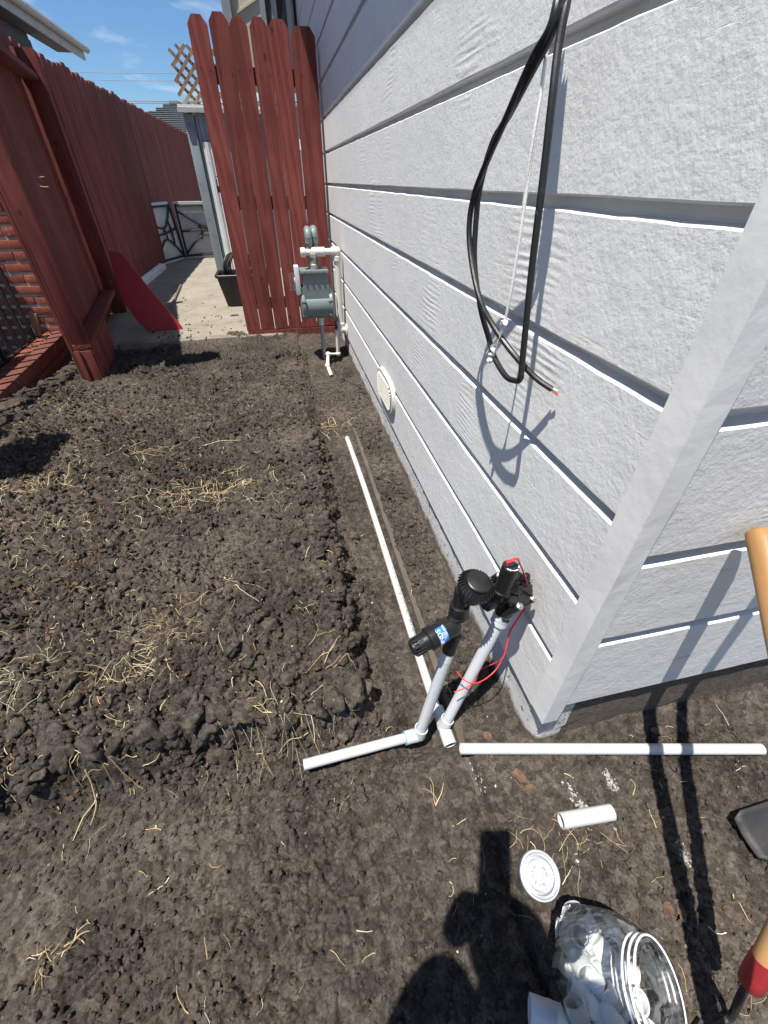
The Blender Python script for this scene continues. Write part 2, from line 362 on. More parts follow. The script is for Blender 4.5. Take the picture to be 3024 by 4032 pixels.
BLUEL = simple('blue_sticker', (.012, .16, .62), .35, .05, 20, 60, 0)
WINK = simple('white_print', (.82, .84, .86), .5, .02, 20, 60, 0)
mg, tg, bgm = newmat('window_glass'); bgm.inputs['Base Color'].default_value = (.03, .04, .05, 1); bgm.inputs['Roughness'].default_value = .04; bgm.inputs['Specular IOR Level'].default_value = 1.0
tg.links.new(ramp(tg, noise(tg, coords(tg), 2, 2), [(.3, (.02, .03, .04)), (.7, (.05, .06, .07))]), bgm.inputs['Base Color']); GLASS = mg
CHIP = mat_attr('bark_chip', [(0, (.020, .013, .009)), (.45, (.045, .029, .019)), (.8, (.095, .058, .037)), (1, (.16, .09, .055))], .9)
ROOT = mat_attr('dry_root', [(0, (.16, .10, .055)), (.4, (.38, .27, .14)), (.75, (.55, .44, .24)), (1, (.64, .58, .42))], .75)
GREENR = mat_attr('dry_grass', [(0, (.20, .23, .13)), (.5, (.42, .42, .24)), (1, (.62, .58, .38))], .75)
PEB = mat_attr('pebble', [(0, (.10, .085, .07)), (.5, (.25, .21, .17)), (1, (.6, .57, .52))], .8)

# ------------------------------------------------------------------ 2-D noise for the ground
def h2(ix, iy, s):
    h = (ix.astype(np.int64) * 374761393 + iy.astype(np.int64) * 668265263 + s * 2147483647) & 0xffffffff
    h = ((h ^ (h >> 13)) * 1274126177) & 0xffffffff; h = ((h ^ (h >> 16)) * 2246822519) & 0xffffffff
    return ((h ^ (h >> 15)) & 0xffffff) / float(0x1000000)
def perlin(x, y, s):
    ix = np.floor(x); iy = np.floor(y); fx = x - ix; fy = y - iy
    u = fx * fx * fx * (fx * (fx * 6 - 15) + 10); w = fy * fy * fy * (fy * (fy * 6 - 15) + 10)
    def gr(dx, dy):
        a = h2(ix + dx, iy + dy, s) * 2 * PI; return np.cos(a) * (fx - dx) + np.sin(a) * (fy - dy)
    return (gr(0, 0) * (1 - u) + gr(1, 0) * u) * (1 - w) + (gr(0, 1) * (1 - u) + gr(1, 1) * u) * w
def fbm(x, y, s, o=4):
    r = 0; a = 1.0
    for i in range(o): r = r + a * perlin(x * 2 ** i, y * 2 ** i, s + i * 11); a *= .5
    return r
def worley(x, y, s):
    ix = np.floor(x); iy = np.floor(y); f1 = np.full(x.shape, 9.); f2 = f1.copy(); cid = np.zeros(x.shape); tl = np.zeros(x.shape)
    for dx in (-1, 0, 1):
        for dy in (-1, 0, 1):
            cx = ix + dx; cy = iy + dy
            ex = x - cx - h2(cx, cy, s); ey = y - cy - h2(cx, cy, s + 7); d = np.hypot(ex, ey); c = h2(cx, cy, s + 13)
            near = d < f1; f2 = np.where(near, f1, np.minimum(f2, d)); cid = np.where(near, c, cid); f1 = np.where(near, d, f1)
            a = c * 57.0; tl = np.where(near, ex * np.cos(a) + ey * np.sin(a), tl)
    return f1, f2, cid, tl
def sst(a, b, x):
    t = np.clip((x - a) / (b - a), 0, 1); return t * t * (3 - 2 * t)
def ground_base(x, y):
    wx = x + .045 * fbm(x * 3, y * 3, 3, 3); wy = y + .05 * fbm(x * 3 + 40, y * 3, 5, 3)
    bed = sst(.115, .035, wx) * sst(.515, .575, wy)
    z = bed * (.120 - .028 * np.clip(y - .6, 0, 3.2)) - .010 * np.clip(y - 1.8, 0, 2.2)
    back = sst(2.15, 2.5, wy) * sst(-.2, .1, wx); z = z + back * .035
    ledge = sst(.311, .328, x + .004 * fbm(x * 20, y * 20, 9, 2)) * sst(2.5, 2.2, y); z = z + ledge * .036 - .026 * sst(.13, .2, x) * sst(.40, .48, y) * sst(2.6, 2.2, y)
    front = sst(.40, .26, y) * sst(.25, .4, x); z = np.where(x > .3, z - .012 * sst(.42, .2, y), z)
    z = z + .035 * sst(.30, .42, y) * sst(.5, .6, x)                        # soil banked against the front foundation
    z = z - .03 * sst(.40, .44, wy) * sst(.53, .50, wy) * sst(-.17, -.10, x) * sst(.30, .2, x)
    hole = np.exp(-(((x - .33) / .14) ** 2 + ((y - 3.42) / .20) ** 2)); z = z - .17 * hole
    z = z - .035 * np.exp(-(((x - .22) / .09) ** 2 + ((y - .52) / .10) ** 2))
    z = z - .05 * np.exp(-(((x + .05) / .10) ** 2 + ((y - .62) / .05) ** 2))
    z = z + .07 * sst(-1.25, -1.6, x) * sst(1.6, 2.6, y) * sst(3.4, 2.9, y)
    z = z + .045 * fbm(x * 1.1, y * 1.1, 21, 3) * sst(-.05, .6, y - .45 + .0 * x) * sst(.2, 0, x)
    return z, bed
def ground_h(x, y):
    z, bed = ground_base(x, y)
    wx = x + .012 * fbm(x * 14, y * 14, 31, 2); wy = y + .012 * fbm(x * 14 + 9, y * 14, 33, 2)
    patch = fbm(x * 1.9 + 3, y * 1.9, 41, 4); crust = np.clip(.55 + 1.7 * patch, .22, 1.3)
    rough = crust * (1 - bed) + bed * np.clip(1.05 + .9 * fbm(x * 2.6, y * 2.6, 43, 3), .55, 1.7)
    smooth_tr = sst(.09, .15, x) * sst(.45, .6, y); rough = rough * (1 - .5 * smooth_tr * sst(.31, .28, x))
    edge = np.exp(-((z / .10 - .45) / .35) ** 2) * (bed > .02) * (bed < .98); rough = rough * (1 + .5 * edge)
    z = z + .026 * fbm(x * 6, y * 6, 51, 4) * (.26 + .74 * bed) + .010 * fbm(x * 17, y * 17, 53, 3) * (.3 + .7 * bed)
    a1, b1, c1, t1 = worley(wx / .070, wy / .070, 61); m1 = np.clip(fbm(x * 4, y * 4, 71, 2) * 2.4 - .05, 0, 1) * (.12 + .88 * bed)
    z = z + m1 * .030 * (np.clip(1.15 - 1.5 * a1, 0, .75) + .5 * t1) * (c1 > .4)
    for size, sd, am in ((.036, 81, .55), (.0195, 83, .95), (.0110, 87, 1.0)):
        f1, f2, ci, tl = worley(wx / size, wy / size, sd); e = f2 - f1
        pl = .30 * (ci - .5) + .42 * tl * (.4 + ci) + .16 * np.clip(e * 3, 0, 1); cr = np.exp(-(e / .085) ** 1.3) * (.25 + .75 * (ci > .35))
        z = z + rough * am * size * (pl - .42 * cr)
    z = z + rough * .0016 * fbm(x * 190, y * 190, 57, 2)
    return z
xs1 = np.concatenate([np.arange(-2.9, -1.75, .03), np.arange(-1.75, -.9, .0075), np.arange(-.9, .99, .0034), np.arange(.99, 1.3, .01), np.arange(1.3, 3.2, .05)])
ys1 = np.concatenate([np.arange(-1.6, -.12, .04), np.arange(-.12, .8, .0033), np.arange(.8, 1.35, .0045), np.arange(1.35, 2.4, .0062), np.arange(2.4, 3.5, .0095), np.arange(3.5, 4.5, .016)])
GX, GY = np.meshgrid(xs1, ys1); GZ = ground_h(GX, GY)
# the soil keeps clear under the slab edge and the kerb bed
GZ = np.where((GY > 4.43) & (GX < .45), np.minimum(GZ, -.06), GZ)
def gz(x, y):
    i = int(np.clip(np.searchsorted(xs1, x) - 1, 0, len(xs1) - 2)); j = int(np.clip(np.searchsorted(ys1, y) - 1, 0, len(ys1) - 2))
    u = (x - xs1[i]) / (xs1[i + 1] - xs1[i]); w = (y - ys1[j]) / (ys1[j + 1] - ys1[j]); u = min(max(u, 0), 1); w = min(max(w, 0), 1)
    return float((GZ[j, i] * (1 - u) + GZ[j, i + 1] * u) * (1 - w) + (GZ[j + 1, i] * (1 - u) + GZ[j + 1, i + 1] * u) * w)
def ongr(u, v, z=0.0, lift=0.0):                                    # photo pixel -> point on the soil
    p = atz(u, v, z)
    for _ in range(4): p = atz(u, v, gz(p.x, p.y))
    p.z += lift; return p
def np_mesh(name, V, F, mat, smooth=True, tintv=None):
    me = bpy.data.meshes.new(name); n = len(F); k = F.shape[1]
    me.vertices.add(len(V)); me.vertices.foreach_set('co', V.astype(np.float32).ravel())
    me.loops.add(n * k); me.loops.foreach_set('vertex_index', F.astype(np.int32).ravel())
    me.polygons.add(n); me.polygons.foreach_set('loop_start', np.arange(0, n * k, k, dtype=np.int32))
    me.polygons.foreach_set('use_smooth', np.full(n, smooth))
    if tintv is not None:
        a = me.attributes.new('tint', 'FLOAT', 'POINT'); a.data.foreach_set('value', tintv.astype(np.float32))
    me.update(calc_edges=True); me.materials.append(mat)
    o = bpy.data.objects.new(name, me); COL.objects.link(o); return o
nx, ny = len(xs1), len(ys1)
idx = np.arange(nx * ny).reshape(ny, nx)
Fq = np.stack([idx[:-1, :-1], idx[:-1, 1:], idx[1:, 1:], idx[1:, :-1]], -1).reshape(-1, 4)
tag(np_mesh('ground', np.stack([GX, GY, GZ], -1).reshape(-1, 3), Fq, SOIL), kind='structure')
b = MB(); b.add([(-400, -400, -.35), (400, -400, -.35), (400, 400, -.35), (-400, 400, -.35)], [(0, 1, 2, 3)])
tag(b.build('terrain', SLAB), kind='structure')
b = MB(); b.prism([(-9.0, -3, -.34), (-1.98, -3, -.34), (-1.98, 4.4, -.34), (-9.0, 4.4, -.34)], (0, 0, .30)); tag(b.build('driveway', SLAB), kind='structure')

# ------------------------------------------------------------------ loose soil, chips, roots
def ico(sub, seed):
    bm = bmesh.new(); bmesh.ops.create_icosphere(bm, subdivisions=sub, radius=1.0)
    V = np.array([v.co[:] for v in bm.verts]); F = np.array([[v.index for v in f.verts] for f in bm.faces]); bm.free()
    r = np.random.default_rng(seed); off = r.uniform(0, 50, 3)
    n = perlin(V[:, 0] * 1.3 + off[0] + V[:, 2], V[:, 1] * 1.3 + off[1] - V[:, 2] * .7, seed) * .85 + perlin(V[:, 0] * 3 + off[2] + V[:, 2] * 2, V[:, 1] * 3 + V[:, 2], seed + 3) * .32
    V = V * (1 + n)[:, None] * np.array([1, r.uniform(.7, 1), r.uniform(.6, .9)]); return V, F
def scatter(name, N, place, size, sub, mat, variants=12, seed=1, sink=.35, tintf=None):
    r = np.random.default_rng(seed); vs = [ico(sub, seed * 50 + i) for i in range(variants)]
    P = place(N, r); n = len(P); S = size(n, r); VV = []; FF = []; TT = []; o = 0
    ang = r.uniform(0, 2 * PI, n); k = r.integers(0, variants, n)
    for kk in range(variants):
        sel = np.where(k == kk)[0]; V, F = vs[kk]; c = np.cos(ang[sel]); s = np.sin(ang[sel]); q = S[sel][:, None]
        tl = r.normal(0, .35, (len(sel), 2))
        X = V[None, :, 0] * c[:, None] - V[None, :, 1] * s[:, None]; Y = V[None, :, 0] * s[:, None] + V[None, :, 1] * c[:, None]
        Z = V[None, :, 2] + X * tl[:, :1] + Y * tl[:, 1:]
        A = np.stack([X * q + P[sel, 0:1], Y * q + P[sel, 1:2], Z * q + P[sel, 2:3] + q * (1 - 2 * sink) * .6], -1)
        VV.append(A.reshape(-1, 3)); m = len(V)
        FF.append((F[None] + (np.arange(len(sel)) * m)[:, None, None] + o).reshape(-1, 3)); o += len(sel) * m
        if tintf is not None: TT.append(np.repeat(tintf(len(sel), r), m))
    ob = np_mesh(name, np.concatenate(VV), np.concatenate(FF), mat, sub > 2, np.concatenate(TT) if TT else None)
    return tag(ob, kind='stuff')
def gzv(x, y):
    i = np.clip(np.searchsorted(xs1, x) - 1, 0, nx - 2); j = np.clip(np.searchsorted(ys1, y) - 1, 0, ny - 2); return GZ[j, i]
def clear_of(x, y):
    ok = ~((x > .44) & (y > .34)) & ~((y > 4.2) & (x < .45)) & ~((x < -1.76) & (y > 1.0))
    ok &= ~((x > .20) & (x < .30) & (y > .42) & (y < 2.2)) & ~((y > .44) & (y < .51) & (x > -.12) & (x < .3))
    return ok
def place_bed(N, r):
    y = .52 + 3.2 * r.random(N) ** 1.5; x = r.uniform(-1.7, .12, N); d = fbm(x * 2.5, y * 2.5, 141, 2) + r.normal(0, .28, N)
    k = clear_of(x, y) & (d > -.05); x, y = x[k], y[k]; return np.stack([x, y, gzv(x, y)], -1)
def place_all(N, r):
    y = -.12 + 3.4 * r.random(N) ** 1.5; x = r.uniform(-1.5, 1.05, N); d = fbm(x * 3, y * 3, 151, 2) + r.normal(0, .3, N)
    k = clear_of(x, y) & (d > -.1); x, y = x[k], y[k]; return np.stack([x, y, gzv(x, y)], -1)
def place_ledge(N, r):
    y = r.uniform(.5, 3.3, N); x = r.uniform(.31, .46, N); d = perlin(x * 6, y * 3, 161) + r.normal(0, .3, N); k = d > .05; x, y = x[k], y[k]; return np.stack([x, y, gzv(x, y)], -1)
scatter('soil_lumps', 1500, place_bed, lambda n, r: .010 + .017 * r.random(n) ** 3, 3, SOIL, 10, 3, .45)
def place_edge(N, r):
    h = N // 2; x1 = r.uniform(-1.4, .08, h); y1 = .575 + r.normal(0, .035, h); y2 = r.uniform(.6, 2.2, N - h); x2 = .055 + r.normal(0, .035, N - h)
    x = np.concatenate([x1, x2]); y = np.concatenate([y1, y2]); k = clear_of(x, y); x, y = x[k], y[k]; return np.stack([x, y, gzv(x, y)], -1)
scatter('bank_clods', 420, place_edge, lambda n, r: .009 + .024 * r.random(n) ** 2.2, 3, SOIL, 10, 23, .42)
scatter('soil_crumbs', 17500, place_bed, lambda n, r: .0035 + .0105 * r.random(n) ** 2.4, 2, SOIL, 14, 4, .35)
scatter('soil_grains', 60000, place_all, lambda n, r: .0018 + .0060 * r.random(n) ** 2.2, 1, SOIL, 10, 5, .35)
scatter('ledge_crumbs', 1900, place_ledge, lambda n, r: .003 + .011 * r.random(n) ** 2.6, 1, SOIL, 8, 6, .35)
scatter('pale_pebbles', 620, place_all, lambda n, r: .0015 + .0035 * r.random(n) ** 2, 1, PEB, 6, 8, .4, lambda n, r: r.random(n))
def chips(name, N, place, mat, seed, ln=(.006, .03), wd=(.3, .5), th=.0022, tint=lambda r: r.random()):
    r = np.random.default_rng(seed); P = place(N, r); b = MB(); rr = random.Random(seed)
    for p in P:
        l = rr.uniform(*ln) * (.5 + .5 * rr.random()); w = l * rr.uniform(*wd)
        q = Matrix.Rotation(rr.uniform(0, 2 * PI), 3, 'Z') @ Matrix.Rotation(rr.gauss(0, .35), 3, 'X') @ Matrix.Rotation(rr.gauss(0, .3), 3, 'Y')
        pts = [(-.5, -.2), (-.35, -.5), (.3, -.45), (.5, .1), (.2, .5), (-.4, .4)]
        c = Vector(p) + Vector((0, 0, .003))
        b.prism([c + q @ Vector((a * l * rr.uniform(.8, 1.1), e * w * rr.uniform(.7, 1.2), 0)) for a, e in pts], q @ Vector((0, 0, th * rr.uniform(.6, 1.8))), t=tint(r))
    return tag(b.build(name, mat), kind='stuff')
def place_mulch(N, r):
    y = .5 + 2.8 * r.random(N) ** 1.3; x = -.25 - 1.35 * r.random(N) ** .8; d = fbm(x * 1.8, y * 1.8, 171, 2) + .5 * (-x - .75) + r.normal(0, .22, N)
    k = clear_of(x, y) & (d > 0); x, y = x[k], y[k]; return np.stack([x, y, gzv(x, y)], -1)
chips('bark_mulch', 5200, place_mulch, CHIP, 21, ln=(.010, .042), wd=(.22, .5), tint=lambda r: float(r.random() ** 1.5))
def strands(b, c, n, spread, ln, rad, seed, curl=.5, lift=.012, heading=None, tl=(0.3, 1.0), hs=.6, split=True):
    rr = random.Random(seed); np_ = 7
    for i in range(n):
        x = c[0] + rr.gauss(0, spread[0]); y = c[1] + rr.gauss(0, spread[1]); a = (heading + rr.gauss(0, hs)) if heading is not None else rr.uniform(0, 2 * PI)
        L_ = rr.uniform(*ln); rad0 = rr.uniform(*rad); da = rr.gauss(0, curl); arch = rr.uniform(0, lift); pts = []; cx, cy = x, y
        for j in range(np_):
            t = j / (np_ - 1); pts.append((cx, cy, max(gz(cx, cy), gz(cx + .006, cy), gz(cx, cy + .006)) + rad0 * .7 + arch * math.sin(PI * t)))
            a += da / np_ * 2 + rr.gauss(0, curl * .45); cx += math.cos(a) * L_ / np_; cy += math.sin(a) * L_ / np_
            if split and j == 3 and rr.random() < .35 and L_ > .05:
                a2 = a + rr.choice((-1, 1)) * rr.uniform(.5, 1.1); q = [Vector(pts[-1])]
                for m in range(1, 4): q.append(Vector((pts[-1][0] + math.cos(a2) * L_ * .12 * m, pts[-1][1] + math.sin(a2) * L_ * .12 * m, 0)))
                for w in q[1:]: w.z = gz(w.x, w.y) + rad0 + arch * .5
                b.tube(q, [rad0 * .8, rad0 * .7, rad0 * .6, rad0 * .4], 4, t=rr.uniform(*tl))
        b.tube(pts, [rad0 * (1 - .45 * j / (np_ - 1)) for j in range(np_)], 5, t=rr.uniform(*tl))
def bits(name, N, place, seed, ln, rad, mat):
    r = np.random.default_rng(seed); P = place(N, r); b = MB()
    for i, p in enumerate(P): strands(b, p, 1, (0, 0), ln, rad, seed * 1000 + i, .45, .004, split=False)
    return tag(b.build(name, mat), kind='stuff')
bits('straw_bits', 1300, place_mulch, 31, (.012, .055), (.0006, .0016), ROOT)
bits('root_bits', 700, place_all, 32, (.012, .06), (.0004, .0012), ROOT)
bits('bed_roots', 420, place_bed, 34, (.02, .10), (.0005, .0016), ROOT)
TU = [  # photo pixel, count, spread, length, radius, heading, look, label
 ((80, 1930), 80, (.10, .05), (.06, .16), (.0008, .0022), None, ROOT, 'dense straw coloured root tuft at the left edge of the bed'),
 ((840, 1940), 88, (.12, .06), (.06, .17), (.0010, .0026), None, ROOT, 'largest tangle of pale yellow roots in the middle of the bed'),
 ((640, 1775), 16, (.13, .012), (.12, .26), (.0010, .0024), .25, ROOT, 'long thin wisp of straw lying across the far middle of the bed'),
 ((1310, 1690), 14, (.05, .05), (.06, .15), (.0012, .0026), None, ROOT, 'branched yellow root near the far end of the white pipe'),
 ((500, 2640), 40, (.07, .05), (.05, .13), (.0008, .0020), None, ROOT, 'bristly pale root clump with green tinge left of the bed centre'),
 ((110, 2660), 26, (.05, .05), (.05, .14), (.0007, .0015), None, GREENR, 'grey green dried grass wisps by the left edge of the photo'),
 ((640, 2480), 44, (.07, .03), (.04, .11), (.0004, .0010), None, ROOT, 'matted fine brown rootlets just above the bristly clump'),
 ((430, 3010), 10, (.03, .04), (.06, .13), (.0012, .0026), -1.5, ROOT, 'thick forked straw stalk hanging over the near bank at left'),
 ((1150, 2790), 16, (.06, .025), (.05, .12), (.0012, .0024), None, ROOT, 'forked pale root on the crumbling bank above the short pipe'),
 ((900, 2360), 5, (.03, .06), (.12, .22), (.0010, .0018), -1.3, ROOT, 'pair of long bare roots curving down the middle of the bed'),
 ((200, 3760), 16, (.018, .010), (.02, .06), (.0007, .0018), None, ROOT, 'whitish spidery root on the flat soil at bottom left'),
 ((1720, 3170), 3, (.006, .01), (.05, .08), (.0012, .0024), 1.2, ROOT, 'bent tan stalk lying on the flat soil above the shadow'),
 ((1060, 2890), 22, (.10, .02), (.06, .16), (.0004, .0010), -1.2, ROOT, 'hairlike roots trailing down the bank left of the short pipe'),
 ((2190, 3330), 16, (.05, .02), (.05, .13), (.0004, .0010), None, ROOT, 'fine white rootlets spread below the short pipe offcut'),
 ((1270, 2590), 8, (.04, .04), (.05, .12), (.0010, .0018), .4, ROOT, 'short bent roots on the crest of the bank beside the trench'),
 ((270, 2050), 30, (.07, .03), (.03, .10), (.0006, .0014), None, ROOT, 'loose scatter of straw right of the left edge tuft'),
]
for i, (uv, n, spr, ln, rad, hd, m, lab) in enumerate(TU):
    p = ongr(*uv); b = MB(); strands(b, p, n, spr, ln, (rad[0] * .7, rad[1] * .68), 500 + i, .42, .014, hd)
    tag(b.build('dry_root_clump', m), lab, 'root clump', 'dried roots and straw on the soil')
# dried leaves
LEAF = simple('dry_leaf', (.12, .065, .038), .8, .3, 40, 120, .001)
for i, (uv, sc, lab) in enumerate([((2040, 3060), .020, 'orange brown curled leaf below the left end of the loose pipe'), ((2075, 3115), .015, 'small tan leaf scrap under the orange brown leaf'),
        ((2580, 2885), .017, 'rust coloured leaf lying in the left shadow stripe'), ((2625, 3580), .014, 'bright orange leaf fragment right of the clear jar'),
        ((2680, 3610), .013, 'dull orange leaf fragment beside the right shadow stripe'), ((2850, 3580), .008, 'tiny red leaf scrap right of the shadow stripes'),
        ((1920, 2905), .016, 'pale brown leaf under the corner of the foundation')]):
    p = ongr(*uv, lift=.006); rr = random.Random(i); b = MB(); a0 = rr.uniform(0, 6)
    top = []
    for k in range(9):
        a = a0 + 2 * PI * k / 9; r_ = sc * (.55 + .45 * abs(math.cos((a - a0))) + rr.uniform(-.12, .12)); top.append(p + Vector((math.cos(a) * r_, math.sin(a) * r_ * .8, rr.uniform(-.004, .010))))
    c = p + Vector((0, 0, .002)); n = len(top); vs = [c] + top; vs += [q - Vector((0, 0, .0008)) for q in vs]
    fs = [(0, 1 + k, 1 + (k + 1) % n) for k in range(n)] + [(n + 1, n + 2 + (k + 1) % n, n + 2 + k) for k in range(n)] + [(1 + k, n + 2 + k, n + 2 + (k + 1) % n, 1 + (k + 1) % n) for k in range(n)]
    b.add(vs, fs, True); tag(b.build('dry_leaf', LEAF), lab, 'leaf', 'dried leaves on the soil')
# flakes of old white paint pressed in the soil
FL = simple('old_paint_flake', (.31, .30, .285), .9, .25, 60, 200, .0008)
for i, (a, e, lab) in enumerate([((2225, 3080), (2300, 3190), 'long streak of white paint flakes above the pipe offcut'), ((2380, 3035), (2420, 3110), 'short streak of white flakes right of the long one'), ((2665, 3310), (2710, 3400), 'white flakes between the two shadow stripes'),
        ((1860, 3010), (1900, 3110), 'white flakes along the near end of the footing edge')]):
    b = MB(); rr = random.Random(90 + i)
    for k in range(130):
        t = rr.random(); p = ongr(a[0] + (e[0] - a[0]) * t + rr.gauss(0, 8), a[1] + (e[1] - a[1]) * t + rr.gauss(0, 6), lift=.0006); s = .0005 + .0026 * rr.random() ** 2.2
        b.box(p, (s * 2, s * 1.5, .0012), Matrix.Rotation(rr.uniform(0, 3), 3, 'Z') @ Matrix.Rotation(rr.gauss(0, .2), 3, 'X'))
    o = b.build('paint_flakes', FL); tag(o, lab, 'paint flakes', 'streaks of white flakes on the soil', 'stuff')

# ------------------------------------------------------------------ the house
XS, YF = .47, .375          # faces of the side wall and the front wall
house = thing('house', 'pale grey painted board house filling the right of the photo', 'house')
def plank(plane, side, z0, z1, l0, l1, seed, name='siding_plank', lap=.0215):
    prof = [(-.04, z0), (-.002, z0), (0, z0 + .003), (0, z1 - lap), (-.003, z1 - lap + .0022), (-.027, z1 - lap + .005), (-.029, z1 - lap + .008), (-.029, z1), (-.04, z1)]
    n = max(2, int((l1 - l0) / .03)); rr = np.random.default_rng(seed); vs = []; fs = []
    xs = np.linspace(0, 1, n); L_ = l1 - l0
    w = [fbm(xs * L_ * f + seed * 3.1, xs * 0 + seed, 200 + seed, 3) for f in (3, 9, 5)]
    for i in range(n):
        l = l0 + L_ * xs[i]
        for k, (d, z) in enumerate(prof):
            zz = z + (w[0][i] * .0022 if k in (1, 2) else w[1][i] * .0024 if k in (3, 4, 5) else 0); dd = d + (w[2][i] * .0003 if k in (2, 3) else 0)
            vs.append((plane - dd, l, zz) if side else (l, plane - dd, zz))
    m = len(prof)
    for i in range(n - 1):
        for k in range(m - 1):
            q = (i * m + k, i * m + k + 1, (i + 1) * m + k + 1, (i + 1) * m + k); fs.append(q if not side else q[::-1])
    fs += [tuple(range(m)), tuple(range((n - 1) * m, n * m))[::-1]]
    b = MB(); b.add(vs, fs, True); return b.build(name, SIDE, house, 28)
G0 = .366
zz = [.166] + [G0 + .017 + .199 * k for k in range(14)]
# outward is -X for the side wall: offset sign handled by plane - dd (dd negative goes into the wall)
for k in range(len(zz) - 1): plank(XS, True, zz[k], zz[k + 1], .4245, 7.2, k + 1)
zf = [.246, .505, .728, .978] + [.978 + .2 * k for k in range(1, 11)]
for k in range(len(zf) - 1): plank(YF, False, zf[k], zf[k + 1], .508, 3.0, 40 + k, lap=.0265)
zt = zz[-1]
b = MB(); b.box((1.78, 3.91, (zt + .1) / 2 + .05), (2.5, 6.8, zt - .16)); b.build('wall_core', FOUND, house)
def wob(pts, amp, seed):
    r = random.Random(seed); return [Vector(p) + Vector((r.gauss(0, amp), r.gauss(0, amp), 0)) for p in pts]
# corner post, slightly uneven
b = MB(); n = 60; vs = []
for i in range(n):
    z = .190 + (zt - .190) * i / (n - 1); e = [.0007 * math.sin(z * 11 + k * 2) + .0004 * math.sin(z * 31 + k) for k in range(4)]
    vs += [(.463 + e[0], .3685 + e[1], z), (.463 + e[1], .4195, z), (.5035, .4195, z), (.5035 + e[2], .3685 + e[3], z)]
fs = [(i * 4 + k, i * 4 + (k + 1) % 4, (i + 1) * 4 + (k + 1) % 4, (i + 1) * 4 + k) for i in range(n - 1) for k in range(4)] + [(3, 2, 1, 0), (4 * n - 4, 4 * n - 3, 4 * n - 2, 4 * n - 1)]
fs = [f[::-1] for f in fs]
b.add(vs, fs); b.build('corner_board', TRIM, house)
# foundation with rounded nose
def found():
    b = MB(); x0, y0 = .482, .388; pts = [(x0, 7.2)]; pts += [(x0, y) for y in np.arange(7.0, .47, -.05)]
    pts += [(x0 + .028 - .028 * math.cos(a), y0 + .03 - .03 * math.sin(a)) for a in np.linspace(0, PI / 2, 6)]
    pts += [(x, y0) for x in np.arange(.56, 3.0, .06)]
    zs = [-.34, -.06, -.02, .02, .05, .08, .11, .14, .18, .23]; vs = []; rr = random.Random(3)
    for j, z in enumerate(zs):
        for (x, y) in pts: vs.append((x + rr.gauss(0, .0022) + (.012 if z < 0 else 0) * -1, y + rr.gauss(0, .0022), z))
    n = len(pts); fs = [(j * n + i, j * n + i + 1, (j + 1) * n + i + 1, (j + 1) * n + i) for j in range(len(zs) - 1) for i in range(n - 1)]
    b.add(vs, fs, True); return b.build('foundation', FOUND, house)
found()
b = MB(); b.box((.40, 1.32, -.096), (.192, 2.02, .196), bev=.006); b.build('footing', mat_concrete('footing_concrete', (.062, .049, .038), (.12, .097, .077), 7, .004), house)
# eave with fascia above the picture, its shade falls on the upper boards
b = MB(); b.box((.30, 3.85, 3.325), (.54, 6.9, .05)); b.build('eave', BEIGE, house)
b = MB(); b.box((.02, 3.85, 3.365), (.03, 6.9, .17)); b.build('fascia', WHITE, house)
b = MB(); b.prism([(.02, .33, 3.375), (3.2, .33, 4.6), (3.2, .33, 4.66), (.02, .33, 3.465)], (0, 6.9, 0)); b.build('roof', TILE, house)
# oval foundation vent
VENTM = simple('cream_vent_paint', (.50, .485, .43), .6, .08, 14, 70, .001, dirt=(.36, .33, .27), dscale=20, dlo=.58)
vent = MB(); vp = atx(1510, 1545, .452); 
def oval(c, ry, rz, n=32, p=3.0):
    q = []
    for k in range(n):
        a = 2 * PI * k / n; ca, sa = math.cos(a), math.sin(a); q.append(Vector((0, ry * math.copysign(abs(ca) ** (2 / p), ca), rz * math.copysign(abs(sa) ** (2 / p), sa))) + c)
    return q
vc = Vector((XS - .012, 2.09, .325)); o1 = oval(vc, .195, .090); o2 = oval(vc, .168, .069); n = len(o1)
ex = Vector((-.006, 0, 0)); bk = Vector((.012, 0, 0))
vs = [p + bk for p in o1] + [p + ex for p in oval(vc, .188, .083)] + [p + ex for p in o2] + [p + bk for p in o2]
fs = [(j * n + i, j * n + (i + 1) % n, (j + 1) * n + (i + 1) % n, (j + 1) * n + i) for j in range(3) for i in range(n)]
vent.add(vs, fs, True); vf = vent.build('foundation_vent', VENTM, house); vf['label'] = 'cream oval vent with slanted slats low on the side wall'
back = MB(); back.add([p + Vector((.0125, 0, 0)) for p in o2], [tuple(range(n))]); back.build('vent_screen', IRON, vf)
for k in range(11):
    dz = -.058 + .0116 * k; hy = .166 * (1 - (abs(dz) / .069) ** 3) ** (1 / 3) * .985
    b = MB(); b.box(vc + Vector((-.006, 0, dz)), (.013, hy * 2, .0034), Matrix.Rotation(-.6, 3, 'Y')); b.build('slat', VENTM, vf)
# bay of the house beyond the gate
bayo = thing('house_bay', 'beige walled house bay with grey trim rising behind the red gate', 'house')
b = MB(); b.box((.155, 6.6, 3.15), (.58, .9, 2.3)); b.build('bay_wall', BEIGE, bayo)
b = MB(); b.box((-.175, 6.6, 3.15), (.08, 1.0, 2.3)); b.build('corner_trim', GREYT, bayo)
for x in (.155, .26, .40): 
    b = MB(); b.box((x, 6.13, 3.15), (.05, .04, 2.2)); b.build('window_post', FASC if x > .2 else GREYT, bayo)
for x in (.2075, .33): 
    b = MB(); b.box((x, 6.142, 3.15), (.053 if x < .25 else .088, .012, 2.28)); b.build('window_pane', GLASS, bayo)
for z in (2.40, 2.62):
    b = MB(); b.prism([(-.13, 6.135, z), (.125, 6.135, z + .12), (.125, 6.135, z + .135), (-.13, 6.135, z + .015)], (0, .02, 0)); b.build('batten', BEIGE, bayo)

